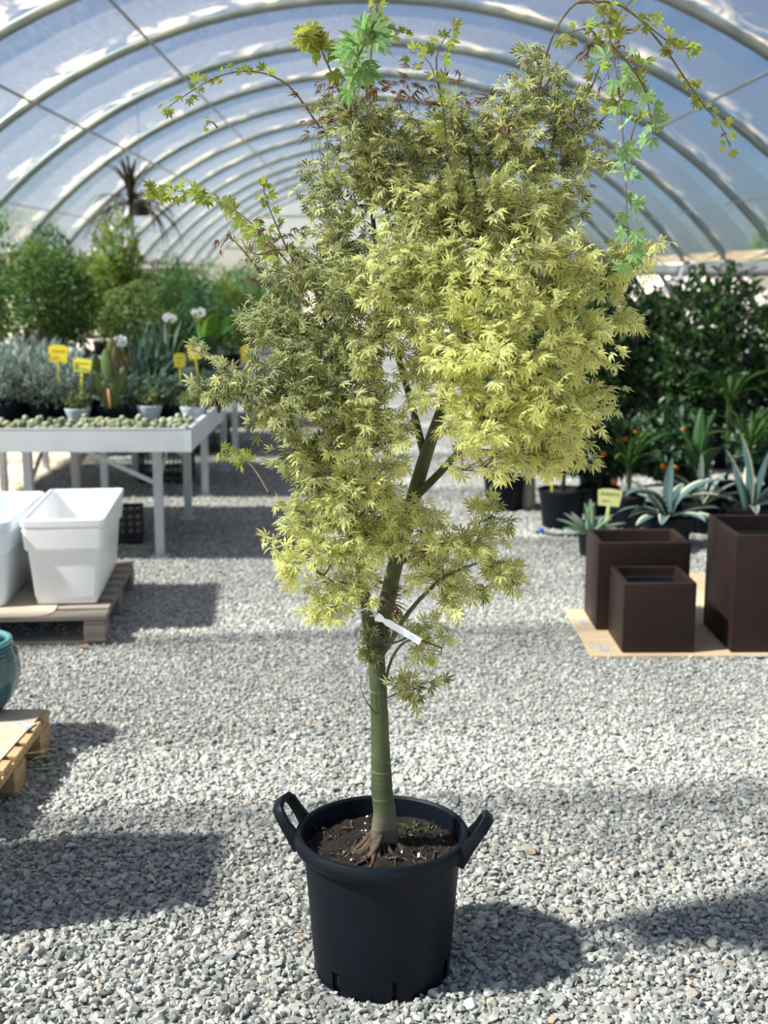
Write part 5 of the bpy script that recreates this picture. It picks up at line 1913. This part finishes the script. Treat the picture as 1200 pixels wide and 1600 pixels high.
for i, (px, Y, ws, heads) in enumerate(spot):
    specs = []
    for k in range(18):
        specs.append((strap[(k + i) % 5], k * 137.5 + i * 40, .02 + .012 * (k % 3), 0))
    o = bladed('strap_leaf_plant', 'blue-green strap-leaved plant ' + ws + (' with white flower heads' if heads else ''), 'potted plant', (bx_at(px, Y), Y, BT), specs, (.10, .14, 'pot_dark'), 'strap-leaved plants', leafm='leaf')
    for dx, py in heads:
        q = A(px + dx, py, Y) - np.array(o.location)
        obj('flower_stem', MB().tube([(0, 0, .12), (q[0] * .4, 0, q[2] * .6), (q[0], 0, q[2] - .02)], [.005, .004, .003], 6).mesh('flower_stem', True), M['stem_green'], o)
        obj('flower_head', flower, M['petal'], o, q, (0, 0, fr.uniform(0, 6)), (1.1, 1.1, .8))

# low mixed pots between the bowls and the strap-leaved plants
low = [bush_mesh('foliage', 420, (.14, .14, .11), .05, .02, BG + [(.16, .2, .09)], 150 + i, .0, holes=.2) for i in range(3)]
for i, (px, Y, lb) in enumerate(((205, 8.15, 'low grey-green bushy plant between the pad cactus and the bowls'), (262, 8.2, 'low grey-green bushy plant behind the two bowls by the bench corner'), (285, 8.5, 'low dull green bushy plant under the yellow labels'), (330, 8.55, 'low dull green bushy plant at the rear corner of the cactus bench'), (190, 8.7, 'low dark bushy plant at the foot of the strap-leaved plant'))):
    shrub('low_plant', lb, 'potted plant', (bx_at(px, Y), Y, BT), i * 2.0, low[i % 3], .14, 'stem_green', 'leaf', (.075, .10, 'pot_dark' if i % 2 else 'black_plastic'), (4, .004, .06), 'low pots on the cactus bench')

# yellow plant labels
YL = [(88, 553, 7.93, .125, .11, 'yellow', .18, 0.0, .05, 'deep yellow plant label rising out of the silver-leaved plants'), (124, 571, 7.93, .122, .085, 'yellow_light', .16, 0.0, .08, 'bright lemon plant label low in the silver-leaved plants'),
      (281, 563, 8.35, .085, .09, 'yellow_light', .20, .6, .0, 'lemon plant label turned aslant over a low bushy plant'), (312, 550, 8.55, .095, .095, 'yellow', .24, 0.1, -.12, 'deep yellow plant label on a long stake near the bench corner'),
      (386, 553, 9.7, .10, .12, 'yellow', .30, 0.2, .0, 'deep yellow plant label on the second bench behind the maple')]
for (px, py, Y, w, h, m, st, rz, ry, lb) in YL:
    c = A(px, py, Y)
    o, b, cz = plant_label(lb, (c[0], Y, c[2] - st - h / 2), w, h, M[m], st, rz, 0, ry)
    # a scribbled line of marker
    sc_ = MB()
    pts = [(-w * .34 + w * .68 * k / 14, -.0022, cz + h * .18 + h * .07 * math.sin(k * 2.4)) for k in range(15)]
    sc_.tube(pts, .0022, 4)
    pts = [(-w * .30 + w * .30 * k / 7, -.0022, cz - h * .18 + h * .06 * math.sin(k * 2.9)) for k in range(8)]
    sc_.tube(pts, .0020, 4)
    obj('lettering', sc_.mesh('lettering'), M['ink_faint'], b)

# leafy bushes on the second to fourth benches and on the ground beyond
LS = [(-3.02, 9.75, .84, 0, 'tall leafy climber bush at the outer end of the second bench'), (-2.42, 9.95, .74, 1, 'tall leafy climber bush beside the column cactus'), (-1.95, 10.35, .62, 2, 'leafy green bush in the middle of the second bench'), (-1.42, 10.55, .55, 3, 'leafy green bush at the path end of the second bench'),
      (-2.75, 10.7, .86, 2, 'tall leafy climber bush at the rear of the second bench'), (-3.0, 11.95, .86, 3, 'tall leafy bush at the outer end of the third bench'), (-1.9, 12.1, .62, 0, 'leafy green bush in the middle of the third bench'), (-1.4, 12.6, .58, 1, 'leafy green bush at the path end of the third bench'),
      (-2.6, 12.9, .74, 1, 'leafy bush at the rear of the third bench'), (-3.0, 14.2, .8, 2, 'leafy bush at the outer end of the fourth bench'), (-2.2, 14.6, .66, 3, 'leafy bush in the middle of the fourth bench'), (-1.45, 14.7, .6, 0, 'leafy bush at the path end of the fourth bench')]
for i, (x, y, s, k, lb) in enumerate(LS):
    o = shrub('leafy_bush', lb, 'bush', (x, y, BT), i * .9, bush_mg[k], 1.3, 'stem_brown', 'leaf', (.17, .24, 'pot_dark'), (6, .013, .26), 'leafy bushes on the white benches')
    o.scale = (s, s, s)
for i, (x, y, s) in enumerate(((-1.6, 17.2, 1.0), (-2.6, 17.6, 1.15), (-3.4, 18.6, 1.2), (-1.7, 20, 1.0), (-2.7, 21, 1.05), (-1.6, 23.5, 1.0), (-2.8, 24.5, 1.0), (-1.8, 27, 1.0), (-3.0, 28.5, 1.0))):
    o = shrub('leafy_bush', 'leafy bush standing on the ground beyond the white benches', 'bush', (x, y, 0), i * .7, bush_mg[i % 4], 1.3, 'stem_brown', 'leaf', (.19, .26, 'pot_dark'), (6, .014, .26), 'bushes beyond the benches')
    o.scale = (s, s, s)
# yellow-green slender plants
for i, (px, Y, s, lb) in enumerate(((190, 11.85, 1.0, 'slender yellow-green bush under the hanging plant'), (128, 12.95, .8, 'shorter slender yellow-green bush next to the taller one'), (355, 12.0, .62, 'small slender yellow-green bush at the path end of the third bench'))):
    o = shrub('slender_bush', lb, 'bush', (bx_at(px, Y), Y, BT), i, bush_yg[i % 2], 1.1, 'stem_green', 'leaf', (.12, .2, 'terracotta'), (7, .008, .14), 'slender yellow-green bushes')
    o.scale = (s, s, s)
# broad-leaved plants
bigl = [blade('leaf', L, W, math.radians(a0), math.radians(a1), 0, c, None, 10, 'oval', .2, .03) for L, W, a0, a1, c in ((.42, .15, 10, 60, (.16, .30, .05)), (.46, .16, 20, 95, (.10, .24, .06)), (.38, .14, 5, 35, (.30, .38, .06)), (.44, .15, 30, 110, (.07, .18, .06)))]
for i, (px, Y, lb) in enumerate(((262, 10.9, 'broad-leaved plant with lime leaves at the rear of the second bench'), (330, 10.15, 'broad-leaved plant with dark leaves on the second bench by the path'))):
    bladed('broad_leaf_plant', lb, 'potted plant', (bx_at(px, Y), Y, BT), [(bigl[(k + 2 * (1 - i)) % 4], k * 77 + i * 30, .03, 0) for k in range(9)], (.13, .2, 'pot_dark'), 'broad-leaved plants', leafm='leaf', z0=.30)
for o in [o for o in bpy.data.objects if o.name.startswith('broad_leaf_plant')]:
    obj('stems', stems_mesh('stems', .25, .05, 5, .009, 3, .15), M['stem_green'], o)

# hanging plant with dry spidery leaves under a hoop
hy, hc = 13.0, A(205, 318, 13.0)
hp = thing('hanging_plant', 'dry spidery plant in a small black pot hanging from a roof hoop', 'hanging plant', (hc[0], hy, hc[2]))
obj('pot', pot_mesh('pot', .10, .13), M['black_plastic'], hp, (.1, 0, -.12))
ztop = ZC + math.sqrt(R_T ** 2 - (hc[0] + .1) ** 2) - .04 - hc[2]
obj('hanger', MB().tube([(.1, 0, -.03), (.1, 0, ztop)], .004, 5).tube([(.0, 0, 0), (.1, 0, .3)], .003, 4).tube([(.2, 0, 0), (.1, 0, .3)], .003, 4).mesh('hanger'), M['wire'], hp)
dry_l = [blade('leaf', L * 1.1, .034, math.radians(a0), math.radians(a1), 0, c, None, 9, 'strap', .2, .05) for L, a0, a1, c in ((.5, 0, 70, (.10, .075, .045)), (.62, 60, 165, (.16, .12, .08)), (.45, -5, 25, (.07, .06, .03)), (.7, 80, 172, (.13, .09, .06)), (.5, 30, 150, (.20, .17, .12)))]
for k in range(44):
    obj('leaf', dry_l[k % 5], M['leaf'], hp, (.02 * math.cos(k), .02 * math.sin(k), -.02 + .01 * (k % 4)), (0, 0, k * 2.4))

# ================================================================== OUTSIDE THE GREENHOUSE
for i, (x, y, s, side) in enumerate(((-14, 26, 1.9, 0), (-10, 34, 2.0, 0), (-17, 18, 2.2, 0), (-20, 40, 3.0, 0), (15, 44, 2.4, 1), (20, 36, 2.6, 1), (-13, 47, 2.8, 0), (24, 48, 3.0, 1))):
    lb = 'pale sunlit tree standing outside past the open side by the benches' if side == 0 else 'pale sunlit tree standing outside past the open side by the dark bushes'
    o = thing('garden_tree', lb, 'tree', (x, y, 0), i, 'trees outside by the benches' if side == 0 else 'trees outside by the dark bushes')
    f = obj('foliage', bush_mg[i % 4], M['leaf'], o, (0, 0, .9), (0, 0, 0), (2.2, 2.2, 1.4))
    f['kind'] = 'stuff'
    obj('trunk', MB().tube([(0, 0, -.02), (.03, 0, .6), (0, .02, 1.4), (.02, 0, 2.0)], [.1, .08, .07, .04], 8).mesh('trunk', True), M['stem_brown'], o)
    o.scale = (s * .8, s * .8, s * .55)
# a low white tunnel outside
lt = thing('low_tunnel', 'low white film tunnel on the sunlit ground outside the greenhouse', 'greenhouse', (7.9, 29.5, 0))
n, Lq = 24, 14.0
V = [(1.5 * math.cos(PI * i / n), yy, 1.97 * math.sin(PI * i / n) ** .85) for yy in (0, Lq) for i in range(n + 1)]
Fq = [(i, i + 1, i + n + 2, i + n + 1) for i in range(n)]
obj('cover', MB().add(V, Fq).mesh('cover', True), M['white_plastic'], lt)
obj('end_panel', MB().add(V[:n + 1], [tuple(range(n + 1))]).mesh('end_panel'), M['white_plastic'], lt)
for yy in (0.0, 3.5, 7.0, 10.5, 14.0):
    obj('rib', MB().tube([(1.51 * math.cos(PI * i / n), yy - .02, 1.98 * math.sin(PI * i / n) ** .85) for i in range(n + 1)], .025, 6).mesh('rib', True), M['hoop'], lt)
